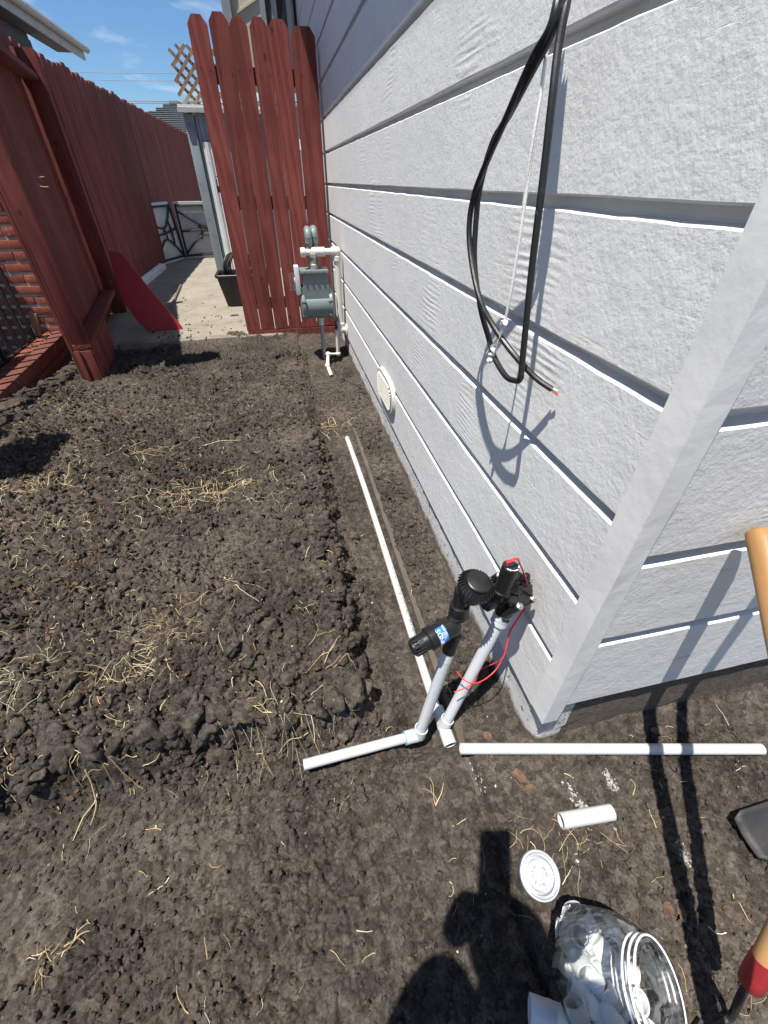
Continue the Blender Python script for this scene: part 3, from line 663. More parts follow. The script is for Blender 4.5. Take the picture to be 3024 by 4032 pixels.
# ------------------------------------------------------------------ red gate panel by the wall
gate = thing('gate_panel', 'tall red stained picket gate panel against the grey wall', 'gate')
GY0 = 4.36
edges = [-.392, -.262, -.128, .0, .128, .275, .445]
tops = [2.055, 2.072, 2.055, 2.060, 2.055, 2.030]
def dog(x0, x1, z0, z1, y, th, cut=.045, gap=.004, tilt=0.0):
    a, e = x0 + gap / 2, x1 - gap / 2
    return [(a, y, z0), (e, y, z0), (e + tilt, y, z1 - cut), (e - cut * .75 + tilt, y, z1), (a + cut * .75 + tilt, y, z1), (a + tilt, y, z1 - cut)], (0, th, 0)
for i in range(6):
    b = MB(); o, ex = dog(edges[i], edges[i + 1], .075 + .004 * (i % 3), tops[i], GY0 + .003 * (i % 2), .018, gap=(.003 if i in (0, 5) else .007), tilt=(.004 if i % 2 else -.003)); b.prism(o, ex)
    b.build('picket', GATEW, gate)
for z in (.30, 1.05, 1.78):
    b = MB(); b.box((.02, GY0 + .045, z), (.80, .04, .09)); b.build('rail', REDV, gate)
b = MB(); b.box((.03, GY0 + .02, .025), (.83, .05, .09)); b.build('sill_board', REDV, gate)
b = MB(); b.box((.405, GY0 + .07, .95), (.075, .075, 2.0)); b.build('gate_post', REDV, gate)
for i in range(6):
    for z in (.14, .33, 1.04, 1.8):
        for s in (-.035, .035):
            xm = (edges[i] + edges[i + 1]) / 2 + s; b = MB(); b.lathe([(.0035, 0), (.0035, .0025)], (xm + random.uniform(-.006, .006), GY0 + .0005, z + random.uniform(-.01, .01)), (0, -1, 0), 8); b.build('nail_head', IRON, gate)

# ------------------------------------------------------------------ slab, kerb and the yard behind
b = MB(); b.box((-.75, 9.2, -.135), (2.5, 9.58, .33)); tag(b.build('yard_slab', SLAB), kind='structure')
edge = thing('slab_kerb', 'row of worn concrete kerb blocks along the near edge of the slab', 'kerb')
x = -1.95
k = 0
while x < -.42:
    w = (.42, .36, .40, .30)[k % 4]; b = MB(); b.box((x + w / 2, 4.345, -.035 + .003 * (k % 2)), (w - .008, .10, .15), Matrix.Rotation(random.gauss(0, .01), 3, 'Z'), bev=.012); b.build('kerb_block', KERB, edge); x += w; k += 1
# crumbs of soil on the slab
def place_slab(N, r):
    y = 4.4 + 1.8 * r.random(N) ** 2.2; x = r.uniform(-1.3, -.35, N); return np.stack([x, y, np.full(N, .028)], -1)
scatter('slab_crumbs', 260, place_slab, lambda n, r: .004 + .012 * r.random(n) ** 4, 1, SOIL, 6, 17, .35)

# long fence on the left
FX = -1.97
fence = thing('board_fence', 'long dark red dog eared board fence running away along the left', 'fence')
y = 5.62; i = 0
while y < 17.2:
    w = .138; b = MB(); z1 = 2.13 + .012 * math.sin(i * 1.7) + (.03 if i in (9, 10, 22) else 0) + .003 * (y - 6); tl = random.gauss(0, .004)
    o = [(FX + random.uniform(0, .006), y + a, z) for a, z in ((.002, .04), (w - .003, .04), (w - .003 + tl, z1 - .03), (w - .026 + tl, z1), (.026 + tl, z1), (.002 + tl, z1 - .03))]
    xx = o[0][0]; o = [(xx, p[1], p[2]) for p in o]
    b.prism(o, (-.018, 0, 0)); b.build('fence_board', REDV, fence); y += w + random.uniform(.001, .006); i += 1
for z in (.4, 1.2, 1.9):
    b = MB(); b.box((FX - .045, 11.4, z), (.045, 11.4, .09)); b.build('rail', REDY, fence)
for yy in (5.7, 8.1, 10.5, 12.9, 15.3):
    b = MB(); b.box((FX - .11, yy, 1.0), (.09, .09, 2.1)); b.build('fence_post', REDV, fence)
# near section: boards behind a frame of post and rails
sec = thing('fence_section', 'near red fence section with front post and ledge rails, boards behind', 'fence')
p0 = Vector((-1.455, 3.48, 0)); p1 = Vector((-1.84, 5.58, 0)); dv = (p1 - p0).normalized(); nv = Vector((-dv.y, dv.x, 0)); SL = (p1 - p0).length     # nv points left
rotS = Matrix((dv, nv, Vector((0, 0, 1)))).transposed()
def sbox(name, a, c, z, size, mat, bev=.003):
    b = MB(); b.box(p0 + dv * a + nv * c + Vector((0, 0, z)), size, rotS, bev=bev); return b.build(name, mat, sec)
PT = 1.86
sbox('front_post', .02, -.005 + .02, (.24 + PT) / 2, (.04, .095, PT - .24), REDV)
sbox('front_trim', .021, .075, 1.05 - .08, (.026, .03, 2.4), REDV)
sbox('bottom_rail', SL * .5, .022, .255, (SL, .115, .04), REDY)
sbox('top_rail', SL * .5, .022, PT + .02, (SL, .125, .04), REDY)
sbox('top_cap', .02, .02, PT + .062, (.10, .13, .035), REDV)
sbox('back_post', SL + .03, .01, 1.0, (.09, .17, 2.1), REDV)
a = .005; i = 0
while a < SL - .1:
    w = .138; z1 = 2.36 + .01 * math.sin(i * 2.1); base = p0 + dv * a + nv * .09
    b = MB(); b.prism([base + dv * q + Vector((0, 0, z)) for q, z in ((.001, -.12), (w - .003, -.12), (w - .003, z1 - .03), (w - .03, z1), (.03, z1), (.001, z1 - .03))], nv * .018); b.build('fence_board', REDV, sec)
    a += w + .002; i += 1
a = .0; 
while a < .9:
    sbox('kick_board', a + .075, -.028, .07 - .0 * a, (.146, .016, .33), REDV, .002); a += .15
sbox('kick_end', -.004, .03, .045, (.018, .11, .37), REDV, .002)
sbox('kick_batten', -.017, .062, .055, (.010, .028, .37), REDV, .002)
b = MB(); b.box(p0 + dv * .0 + nv * .0 + Vector((.0, -.12, 2.38)), (.26, .42, .05), rotS, bev=.004); b.build('shadow_plate', REDY, sec)  # overhang out of view, added to widen the section's shadow on the soil

# leaning red board
red = MB(); q0 = Vector((-1.33, 4.74, .03)); q1 = Vector((-1.02, 4.76, .03)); 
tb = []
for uv in [(425, 990), (445, 988), (480, 1000), (500, 1022), (590, 1140), (715, 1285), (721, 1300), (712, 1309), (600, 1306), (575, 1296), (545, 1270), (490, 1195), (465, 1140), (445, 1070)]: tb.append(uv)
nrm = Vector((.10, -1.0, .22)).normalized(); pp = Vector((-1.05, 4.72, .03))
red.prism([atp(u, v, pp, nrm) for u, v in tb][::-1], -nrm * .032); ro = red.build('red_board', REDP); tag(ro, 'bright red rounded board leaning on the fence at the slab edge', 'board')
bb = bmesh.new(); bb.from_mesh(ro.data); bmesh.ops.bevel(bb, geom=list(bb.edges), offset=.006, segments=2, affect='EDGES'); bb.to_mesh(ro.data); bb.free()
# white gutter length on the slab
gut = MB(); a, e = Vector((-1.90, 6.3, .03)), Vector((-1.66, 9.0, .03)); d = (e - a).normalized(); s_ = Vector((d.y, -d.x, 0))
a = atz(474, 1185, .05); e = atz(640, 1052, .05); d = (e - a).normalized(); s_ = Vector((d.y, -d.x, 0)); a = a - d * .3
prof = [(-.06, -.02), (.06, -.02), (.06, .05), (.045, .06), (.03, .045), (.012, .045), (-.004, .06), (-.03, .06), (-.06, .06)]
gut.prism([a + s_ * x + Vector((0, 0, z)) for x, z in prof], e - a); tag(gut.build('gutter_length', WHITE), 'white gutter length lying on the slab beside the fence', 'gutter')
tag(MB().tube([atz(600, 1300, .045), atz(655, 1250, .045), atz(712, 1122, .045)], .014, 8).build('wood_stick', simple('grey_stick', (.13, .10, .08), .8)), 'grey wooden stick lying on the shaded slab', 'stick')

# white perforated panels with black wrought frames, standing at the back
def panel(pts, name, label, seed, motif):
    t = thing(name, label, 'panel', 'white screen panels at the end of the yard')
    A, B, C_, D = [Vector(p) for p in pts]       # bottom-left, bottom-right, top-right, top-left
    def P(u, v): return (A * (1 - u) + B * u) * (1 - v) + (D * (1 - u) + C_ * u) * v
    nn = (B - A).cross(D - A).normalized(); nn = nn if nn.dot(CAMP - A) > 0 else -nn
    wd, ht = (B - A).length, (D - A).length
    for nm, (u0, u1, v0, v1) in dict(a=(0, 1, .95, 1), b=(0, 1, 0, .05), c=(0, .05 / wd, .05, .95), d=(1 - .05 / wd, 1, .05, .95)).items():
        b = MB(); b.prism([P(u0, v0) + nn * .012, P(u1, v0) + nn * .012, P(u1, v1) + nn * .012, P(u0, v1) + nn * .012], -nn * .03); b.build('frame_bar', WHITE, t)
    b = MB(); m = int((wd + ht) / .042)
    for k in range(m):                                        # perforated sheet as a real criss-cross of strips
        for s in (0, 1):
            c = (k + .5) * (wd + ht) / m; x0 = max(0, c - ht); x1 = min(wd, c); y0 = c - x0; y1 = c - x1
            if s: x0, x1 = wd - x0, wd - x1
            p, q = P(x0 / wd, y0 / ht), P(x1 / wd, y1 / ht); dd = (q - p); 
            if dd.length < .05: continue
            dd.normalize(); sd = dd.cross(nn) * .0125; b.prism([p + sd, p - sd, q - sd, q + sd], -nn * (.004 + .003 * s))
    sh = b.build('perforated_sheet', WHITE, t); sh['kind'] = 'stuff'
    for path in motif:
        b = MB(); b.tube(crom([P(u, v) + nn * .03 for u, v in path], 6), .016, 6); b.build('iron_bar', IRON, t)
    for (u0, v0, u1, v1) in ((.04, .03, .04, .97), (.97, .03, .97, .97), (.04, .94, .97, .94), (.04, .06, .97, .06)):
        b = MB(); b.tube([P(u0, v0) + nn * .03, P(u1, v1) + nn * .03], .018, 6); b.build('iron_frame', IRON, t)
    return t
A = atz(640, 1043, .035); B = atz(728, 1018, .035); s_ = 1.0
A2 = aty(577, 806, A.y); 
panel([A, B, B + Vector((-.06, 0, .86)), A + Vector((-.06, 0, .86))], 'screen_panel', 'white screen panel turned sideways left of its twin, with black scrollwork', 1,
      [[(.05, .7), (.3, .6), (.6, .62), (.95, .92)], [(.05, .2), (.35, .38), (.6, .35), (.95, .08)], [(.45, .6), (.5, .5), (.5, .38)], [(.05, .48), (.5, .5), (.95, .55)], [(.72, .7), (.75, .5), (.72, .3)]])
C2 = atz(900, 1008, .035)
panel([B + Vector((.03, .0, 0)), C2, C2 + Vector((0, .0, .86)), B + Vector((.03, 0, .86))], 'screen_panel', 'white screen panel facing the camera beside the shed, shadow dappled', 2,
      [[(.03, .86), (.3, .70), (.62, .56), (.97, .56)], [(.05, .1), (.3, .3), (.55, .42), (.97, .42)], [(.05, .5), (.97, .52)], [(.45, .62), (.5, .5), (.46, .34)]])

# shed with lattice on its side
shed = thing('garden_shed', 'grey and white corrugated metal shed showing behind the gate', 'shed')
sx, sy = -1.03, 8.3
def ribbed(x0, x1, y, z0, z1, m, name, pitch=.11):
    b = MB(); x = x0; pts = []
    while x < x1:
        pts += [(x, 0), (x + pitch * .3, 0), (x + pitch * .42, -.018), (x + pitch * .88, -.018)]; x += pitch
    vs = [(px, y + py, z) for z in (z0, z1) for px, py in pts]; n = len(pts)
    b.add(vs, [(i, i + 1, n + i + 1, n + i) for i in range(n - 1)]); return b.build(name, m, shed)
b = MB(); b.box((sx + .65, sy + .55, .97), (1.26, 1.0, 1.86)); b.build('shed_body', SHED, shed)
ribbed(sx + .14, sx + 1.3, sy + .02, .03, 1.93, SHED, 'corrugated_panel')
ribbed(sx + .17, sx + .50, sy - .004, .03, 1.62, SHEDW, 'shed_door', .085)
b = MB(); b.box((sx + .06, sy + .02, .97), (.13, .06, 1.88), bev=.004); b.build('corner_post', SHED, shed)
b = MB(); b.box((sx + .115, sy - .013, .97), (.012, .02, 1.88)); b.build('post_lip', SHED, shed)
b = MB(); b.prism([(sx - .05, sy - .06, 1.93), (sx + 1.4, sy - .06, 1.93), (sx + 1.4, sy - .06, 2.0), (sx - .05, sy - .06, 2.0)], (0, 1.2, .10)); b.build('shed_roof', WHITE, shed)
b = MB(); b.box((sx + .65, sy - .066, 1.945), (1.42, .012, .05)); b.build('roof_trim', FASC, shed)
for k in range(8):
    b = MB(); c = Vector((sx + random.uniform(.0, .5), sy + random.uniform(.1, .6), 2.03)); b.prism([c + Vector((random.uniform(-.12, .12), random.uniform(-.1, .1), random.uniform(0, .03))) for _ in range(4)], (0, 0, .006)); tag(b.build('paint_scrap', WHITE), 'loose white paint scrap lying on the shed roof', 'scrap', 'scraps on the shed roof')
hp = aty(852, 705, sy - .03); b = MB(); b.tube([hp + Vector((.07, 0, .03)), hp + Vector((-.01, 0, .03))], .007, 6).tube([hp, hp + Vector((0, -.01, -.08))], .006, 6); h_ = b.build('door_hasp', IRON, shed)
b = MB(); b.box(hp + Vector((.005, -.02, -.12)), (.04, .025, .08), bev=.006); b.build('padlock', IRON, h_)
lat = thing('wood_lattice', 'brown diagonal wooden lattice sticking up beside the shed roof', 'lattice')
lc = aty(725, 330, 8.45)
for s in (1, -1):
    for k in range(-3, 5):
        dd = Vector((s * .707, 0, .707)); o_ = Vector((k * .135, 0, 0)) + lc + Vector((.25, -.012 * s, .1))
        t0, t1 = -.62, .62; pa, pb = o_ + dd * t0, o_ + dd * t1
        # clip to the lattice sheet outline
        def inside(p): return lc.x - .11 < p.x < lc.x + .65 and lc.z - .36 < p.z < lc.z + .37
        tt = [t0 + (t1 - t0) * q / 80 for q in range(81)]; tt = [q for q in tt if inside(o_ + dd * q)]
        if len(tt) < 4: continue
        pa, pb = o_ + dd * tt[0], o_ + dd * tt[-1]; pr = Vector((-dd.z, 0, dd.x)) * .019
        b = MB(); b.prism([pa + pr, pa - pr, pb - pr, pb + pr], (0, -.010, 0)); b.build('lattice_strip', LATT, lat)

# black tub with a coil of hose
tub = thing('black_tub', 'black rectangular plastic tub half hidden behind the red gate', 'tub')
ty = 5.55; tl_ = aty(835, 1062, ty); bl_ = aty(888, 1205, ty)
def loop(cx, cy, z, hx, hy, r, n=6):
    q = []
    for sx_, sy_, a0 in ((1, 1, 0), (-1, 1, PI / 2), (-1, -1, PI), (1, -1, 1.5 * PI)):
        for k in range(n):
            a = a0 + PI / 2 * k / (n - 1); q.append(Vector((cx + sx_ * (hx - r) + r * math.cos(a), cy + sy_ * (hy - r) + r * math.sin(a), z)))
    return q
tcx = tl_.x + .31; tcy = ty + .2; lv = [(.03, .235, .145), (.05, .24, .15), (.33, .285, .195), (.335, .30, .21), (.36, .305, .215), (.365, .30, .21), (.355, .28, .19), (.06, .23, .14)]
vs = []; [vs.extend(loop(tcx, tcy, z, hx, hy, .05)) for z, hx, hy in lv]; n = 24
fs = [(j * n + i, j * n + (i + 1) % n, (j + 1) * n + (i + 1) % n, (j + 1) * n + i) for j in range(len(lv) - 1) for i in range(n)] + [tuple(range(n))[::-1], tuple(range((len(lv) - 1) * n, len(lv) * n))]
b = MB(); b.add(vs, fs, True); b.build('tub_body', BLKM, tub)
for k in range(3):
    b = MB(); b.box((tcx - .14 + .14 * k, ty + .028, .2), (.012, .02, .24), Matrix.Rotation(.16, 3, 'X'), bev=.003); b.build('tub_rib', BLKM, tub)
b = MB(); pts = []
for k in range(240):
    a = 2 * PI * k / 24; r = .125 + .010 * math.sin(k * .37) + .003 * (k // 24); pts.append(Vector((tcx - .10 + .004 * (k // 24) * 3 - .03 * math.cos(a) * 0, ty + .16 + r * math.cos(a) * .9, .42 + r * math.sin(a))) + Vector((r * .75 * math.cos(a), 0, 0)))
b.tube(pts, .0075, 6); tag(b.build('hose_coil', BLKM), 'coil of thin black hose standing in the black tub', 'hose')
b = MB(); b.lathe([(.03, 0), (.03, .12), (.038, .12), (.038, .2), (.02, .2)], aty(985, 1250, 5.2), (-1, -.2, .05), 12); b.tube([aty(940, 1246, 5.2), aty(850, 1243, 5.2)], .003, 5); bb_ = b.build('pipe_fitting', BLKM); tag(bb_, 'dark muddy pipe fitting with a thin rod on the slab by the gate', 'fitting')

# ------------------------------------------------------------------ brick pillar, kerb bed, iron fence
pil = thing('brick_pillar', 'sunlit red brick pillar behind the near fence section', 'brick wall')
py = 4.52; bx0 = -3.0
b = MB(); b.box((-2.455, py + .114, .9), (1.29, .30, 2.3)); b.build('mortar_core', MORT, pil)
bm_ = MB(); bm_.box((0, 0, 0), (.192, .09, .058), bev=.004); proto = bm_.build('brick', BRICK, pil); first = True
for r in range(24):
    z = -.02 + .0815 * r; off = .1 if r % 2 else 0; x = -1.70 - .105 + (0 if r % 2 == 0 else .0)
    for c in range(5):
        xx = -1.80 - .10 - off - c * .2035
        if off and c == 0:
            o = dup(proto, pil, (-1.80 - .05, py + random.uniform(-.003, .003), z)); o.scale = (.5, 1, 1); 
        o = proto if first else dup(proto, pil); first = False
        o.location = (xx, py + random.uniform(-.004, .004), z + random.uniform(-.002, .002)); o.rotation_euler = (random.gauss(0, .008), 0, random.gauss(0, .008))
kb = thing('brick_kerb', 'low red painted masonry kerb at the left under the iron fence', 'kerb')
ka, ke = Vector((-1.69, 1.2, 0)), Vector((-1.93, 4.42, 0)); kd = (ke - ka).normalized(); kn = Vector((-kd.y, kd.x, 0)); rotK = Matrix((kd, kn, Vector((0, 0, 1)))).transposed()
KT = .17; t_ = 0; i = 0; KL = (ke - ka).length
while t_ < KL - .05:
    w = min(.405, KL - t_)
    for zc, hh in ((-.03, .17), (.108, .092)):
        b = MB(); b.box(ka + kd * (t_ + w / 2) + kn * (.05 + random.uniform(-.003, .003)) + Vector((0, 0, zc)), (w - .007, .10, hh), rotK, bev=.007); b.build('kerb_block', REDK, kb)
    t_ += w; i += 1
b = MB(); b.box(ka + kd * KL / 2 + kn * .165 + Vector((0, 0, .055)), (KL, .13, .17), rotK); tag(b.build('kerb_soil_shade', SOIL), kind='structure')  # dark soil strip, its colour also standing in for the fence bars' shade
t_ = .05
while t_ < KL - .1:
    if random.random() < .55: b = MB(); b.box(ka + kd * (t_ + .10) + kn * .15 + Vector((0, 0, .112)), (.18, .08, .07), rotK @ Matrix.Rotation(random.gauss(0, .08), 3, 'Z'), bev=.008); b.build('brick', BRICK, kb)
    t_ += .2
def place_kerb(N, r):
    t = r.random(N) * KL; c = r.uniform(.06, .24, N); return np.stack([ka.x + kd.x * t + kn.x * c, ka.y + kd.y * t + kn.y * c, np.full(N, .142)], -1)
scatter('kerb_crumbs', 1700, place_kerb, lambda n, r: .003 + .010 * r.random(n) ** 2.2, 1, SOIL, 6, 19, .35)
ifn = thing('iron_fence', 'black iron bar fence with wire mesh at the far left', 'fence')
fa = ka + kn * .21 + Vector((0, 0, 0)); 
t_ = .2
while t_ < KL - .05:
    p = fa + kd * t_; b = MB(); b.box(p + Vector((0, 0, .86)), (.024, .024, 1.5), rotK); b.build('iron_bar', IRON, ifn); t_ += .15
for z in (.14, 1.5):
    b = MB(); b.box(fa + kd * KL / 2 + Vector((0, 0, z)), (KL, .03, .035), rotK); b.build('rail', IRON, ifn)
MESHW = simple('mesh_wire', (.06, .06, .06), .5, .1, 20, 60, 0, metal=.6)
b = MB(); z = .18
while z < 1.4: b.tube([fa + kd * .1 - kn * .02 + Vector((0, 0, z)), fa + kd * KL * .5 - kn * .024 + Vector((0, 0, z + .006)), fa + kd * (KL - .02) - kn * .02 + Vector((0, 0, z))], .0008, 4); z += .06
t_ = .1
while t_ < KL: b.tube([fa + kd * t_ - kn * .021 + Vector((0, 0, .16)), fa + kd * t_ - kn * .021 + Vector((0, 0, 1.4))], .0008, 4); t_ += .06
m_ = b.build('wire_mesh', MESHW, ifn); m_['kind'] = 'stuff'
scr = thing('dark_slat_screen', 'dark slatted screen behind the iron fence at the left edge', 'screen'); DSL = simple('dark_slat', (.035, .033, .036), .8, .25, 12)
t_ = .1
while t_ < KL - .75:
    b = MB(); b.box(fa + kd * t_ + kn * .10 + Vector((0, 0, .48 + random.uniform(-.01, .01))), (.085, .018, .86), rotK); b.build('slat', DSL, scr); t_ += .093
for z in (.2, .8):
    b = MB(); b.box(fa + kd * (KL - .75) / 2 + kn * .125 + Vector((0, 0, z)), (KL - .8, .025, .06), rotK); b.build('rail', DSL, scr)
b = MB(); b.box((-2.09, 4.27, .22), (.05, .03, .24), Matrix.Rotation(.25, 3, 'Y'), bev=.004); tag(b.build('wood_stake', simple('split_stake', (.30, .20, .12), .8, .3, 30)), 'short split wood stake at the foot of the brick pillar', 'stake')
VINE = simple('dry_vine', (.26, .15, .10), .8)
vp_ = [aty(0, 735, 4.44), aty(45, 785, 4.44), aty(62, 800, 4.44), aty(50, 850, 4.44), aty(70, 870, 4.44), aty(80, 830, 4.44), aty(65, 800, 4.44)]
tag(MB().tube(crom(vp_), .003, 5).build('dry_vine', VINE), 'thin dry vine looping across the brick pillar', 'vine')
tag(MB().tube(crom([aty(145, 700, 3.46), aty(160, 698, 3.4), aty(175, 696, 3.38)]), .003, 5).tube(crom([aty(150, 725, 3.46), aty(165, 735, 3.4), aty(192, 736, 3.36)]), .003, 5).build('twig', VINE), 'two small twigs caught in the near fence section', 'twig')
# unseen post added beyond the left edge to throw a shadow on the soil
pst = thing('shadow_post', 'added unseen red post beyond the left edge that casts a shadow', 'post')
b = MB(); b.box((-1.86, 1.84, 1.06), (.11, .36, 1.95), bev=.004); b.build('shadow_post_body', REDV, pst)
b = MB(); b.box((-1.86, 1.84, 2.055), (.15, .41, .045), bev=.006); b.build('shadow_post_cap', REDV, pst)

# neighbour's house over the fence, tiled roof further off, overhead wires
nb = thing('neighbour_house', 'blue grey neighbouring house with pale eave board at top left', 'house')
b = MB(); b.box((-5.6, 7.2, 1.45), (4.6, 6.4, 3.4)); b.build('house_wall', NBW, nb)
ev = atx(331, 211, -3.0); ea = Vector((-3.0, -1.0, ev.z))
b = MB(); b.prism([(-3.0, 2, ev.z - .09), (-3.0, 2, ev.z + .09), (-3.03, 2, ev.z + .09), (-3.03, 2, ev.z - .09)], (0, ev.y - 2, 0)); b.build('fascia', FASC, nb)
b = MB(); b.prism([(-3.04, 2, ev.z - .02), (-3.04, 2, ev.z + .03), (-6.0, 2, ev.z + 1.2), (-6.0, 2, ev.z + 1.1)], (0, ev.y - 2.05, 0)); b.build('roof', TILE, nb)
b = MB(); b.box((-3.16, 6.8, ev.z - .07), (.22, 9.4, .03)); b.build('soffit', NBW, nb)
b = MB(); b.tube([(-2.94, 2, ev.z + .05), (-2.94, ev.y + .02, ev.z + .05)], .05, 8); b.build('gutter', FASC, nb)
for k in range(7):
    b = MB(); b.box((-3.293, 7.2, .4 + k * .38), (.016, 6.4, .37)); b.build('siding_board', NBW, nb)
fh = thing('tiled_house', 'far house with grey tiled roof between fence and shed', 'house')
ya = 22.0; c0 = aty(595, 443, ya); c1 = aty(800, 400, ya); lo = aty(620, 530, ya - 2)
ROW = 16; x0, x1 = c0.x - .3, c0.x + 6; zt_, zb = aty(640, 413, ya).z, aty(640, 540, ya - 2.6).z
b = MB()
for r in range(ROW):
    t0 = r / ROW; z = zt_ * (1 - t0) + zb * t0; yv = ya * (1 - t0) + (ya - 2.6) * t0; xl = x0 + .9 - t0 * 1.7
    x = xl + (.12 if r % 2 else 0)
    while x < x1: b.box((x, yv, z), (.232, .30, .05), Matrix.Rotation(math.atan2(zt_ - zb, 2.6) - .22, 3, 'X')); x += .235
tl2 = b.build('roof_tiles', TILE, fh); tl2['kind'] = 'stuff'
b = MB(); b.prism([(x0 + 1.0, ya + .05, zt_ - .06), (x1, ya + .05, zt_ - .06), (x1, ya - 2.6, zb - .05), (x0 - .7, ya - 2.6, zb - .05)], (0, 0, -.08)); b.build('roof_deck', NBW, fh)
b = MB(); b.box(((x0 + x1) / 2 - .3, ya - 2.72, zb - .08), (x1 - x0 + .9, .12, .16)); b.build('eave_board', WHITE, fh)
b = MB(); b.box(((x0 + x1) / 2, ya + 1.4, zb / 2 - .2), (x1 - x0 - .6, 6.5, zb - .1)); b.build('house_wall', WHITE, fh)
x = x0 + 1.0
for k in range(14):
    b = MB(); b.lathe([(.09, 0), (.09, .34)], (x + k * .36, ya, zt_ + .03), (1, 0, .02), 8); b.build('ridge_tile', TILE, fh)
for i, (v0, v1, lab) in enumerate([(276, 282, 'uppermost faint overhead wire in the sky'), (305, 312, 'second faint overhead wire from the top'), (386, 391, 'darker overhead wire second from the roof'), (398, 397, 'lowest overhead wire just above the tiled roof')]):
    pa, pb = aty(150, v0 - 4, 34), aty(800, v1, 34); d = pb - pa
    tag(MB().tube([pa - d * 2, pa + d * .5 - Vector((0, 0, .1)), pb + d * 2], .011 if i < 2 else .02, 5).build('overhead_wire', IRON), lab, 'wire', 'overhead wires above the far roofs')

# ------------------------------------------------------------------ gas meter
gm = thing('gas_meter', 'grey gas meter with cream and grey pipes standing by the wall', 'gas meter')
MY = 3.68
def my(u, v, y=MY): return aty(u, v, y)
tC = my(1240, 1062); bC = my(1250, 1248); mx_ = (tC.x + bC.x) / 2 + .0; mw = .118
zt0, zb0 = tC.z, bC.z; zm = zb0 + (zt0 - zb0) * .42; 
b = MB(); b.prism([(mx_ - mw * .86, MY - .07, zm - .02), (mx_ + mw * .86, MY - .07, zm - .02), (mx_ + mw * .80, MY - .07, zt0 - .012), (mx_ - mw * .80, MY - .07, zt0 - .012)], (0, .14, 0)); b.build('upper_case', METG, gm)
b = MB(); b.lathe([(.0, 0), (.088, 0), (.092, .004), (.092, .196), (.088, .2), (0, .2)], (mx_ - .1, MY, zb0 + .088), (1, 0, 0), 28); b.build('diaphragm_case', METG, gm)
for s in (-1, 1):
    b = MB(); b.lathe([(.0, 0), (.105, 0), (.108, .006), (.108, .022), (.085, .034), (0, .036)], (mx_ + s * .095, MY, zb0 + .094), (s, 0, 0), 28); c_ = b.build('side_cover', METG, gm)
    for k in range(6):
        a = k * PI / 3 + .4; b = MB(); b.box((mx_ + s * .105, MY - .104 * math.cos(a), zb0 + .094 + .104 * math.sin(a)), (.036, .02, .016), bev=.003); b.build('bolt', METG, c_)
    b = MB(); b.box((mx_ + s * .105, MY + .0, zb0 + .15), (.03, .13, .17), bev=.012); b.build('cover_neck', METG, gm)
b = MB(); b.box((mx_ - .005, MY, zt0 - .004), (.215, .17, .026), bev=.008); b.build('top_cover', METG, gm)
for k in range(5):
    b = MB(); b.lathe([(.009, 0), (.009, .012)], (mx_ - .09 + .045 * k, MY - .083, zt0 - .012), (0, 0, 1), 8); b.build('bolt', METG, gm)
b = MB(); b.lathe([(.025, 0), (.025, .03), (.018, .035), (.018, .075), (.026, .078), (.026, .10), (.012, .104)], (mx_ + .0, MY - .045, zt0 + .01), (0, 0, 1), 16); b.build('brass_coupling', simple('worn_coupling', (.42, .37, .30), .5, .2, 30, metal=.5, dirt=(.65, .62, .55), dscale=40), gm)
b = MB(); b.box((mx_ - .135, MY - .02, zt0 - .06), (.035, .11, .19), bev=.006); ix = b.build('index_box', simple('pale_index', (.52, .56, .58), .4), gm)
b = MB(); b.box((mx_ - .175, MY - .02, zt0 - .075), (.045, .085, .12), bev=.006); b.build('clear_window', CLEAR, ix)
b = MB(); b.lathe([(.026, 0), (.026, .004)], (mx_ - .154, MY - .02, zt0 - .07), (-1, 0, 0), 16); b.build('dial', WHITE, ix)
# pipes
def pipe(path, r, m, name, k=6): 
    b = MB(); b.tube(crom(path, k), r, 14); return b.build(name, m, gm)
def elbow(c, name, m, r=.03):
    V, F = ico(3, 5); V = V / np.linalg.norm(V, axis=1)[:, None]; b = MB(); b.add([Vector(c) + Vector(v) * r for v in V], [tuple(f) for f in F], True); return b.build(name, m, gm)
zc = my(1245, 990).z; ztop = my(1240, 925).z
# two grey risers joined by return bends
for (dx, dy) in ((-.022, -.02), (.026, .03)):
    b = MB(); b.tube([(mx_ + dx, MY + dy, zt0 + .0), (mx_ + dx, MY + dy, ztop - .02)], .021, 14); b.build('grey_riser', METG, gm)
    b = MB(); b.lathe([(.027, 0), (.027, .03)], (mx_ + dx, MY + dy, ztop - .05), (0, 0, 1), 14); b.build('collar', METG, gm)
    pts = [Vector((mx_ + dx, MY + dy, ztop - .02)) + Vector((0, .05 - .05 * math.cos(a), .05 * math.sin(a))) for a in np.linspace(0, PI / 2 + .3, 8)]
    b = MB(); b.tube(pts, .026, 14); b.build('bend', METG, gm)
pw = Vector((.425, MY - .03, zc)); 
b = MB(); b.tube([(mx_ - .085, MY - .03, zc), (.41, MY - .03, zc)], .022, 14); b.build('cross_pipe', WPIPE, gm)
for xx, ww in ((mx_ - .09, .035), (mx_ - .01, .10), (.385, .05)):
    b = MB(); b.lathe([(.026, 0), (.031, .003), (.031, ww - .003), (.026, ww)], (xx, MY - .03, zc), (1, 0, 0), 16); b.build('fitting_collar', WPIPE, gm)
elbow((.425, MY - .03, zc), 'elbow', WPIPE, .033)
zlo = my(1335, 1285).z
b = MB(); b.tube([(.425, MY - .03, zc), (.425, MY - .03, zlo)], .023, 16); b.build('down_pipe', WPIPE, gm)
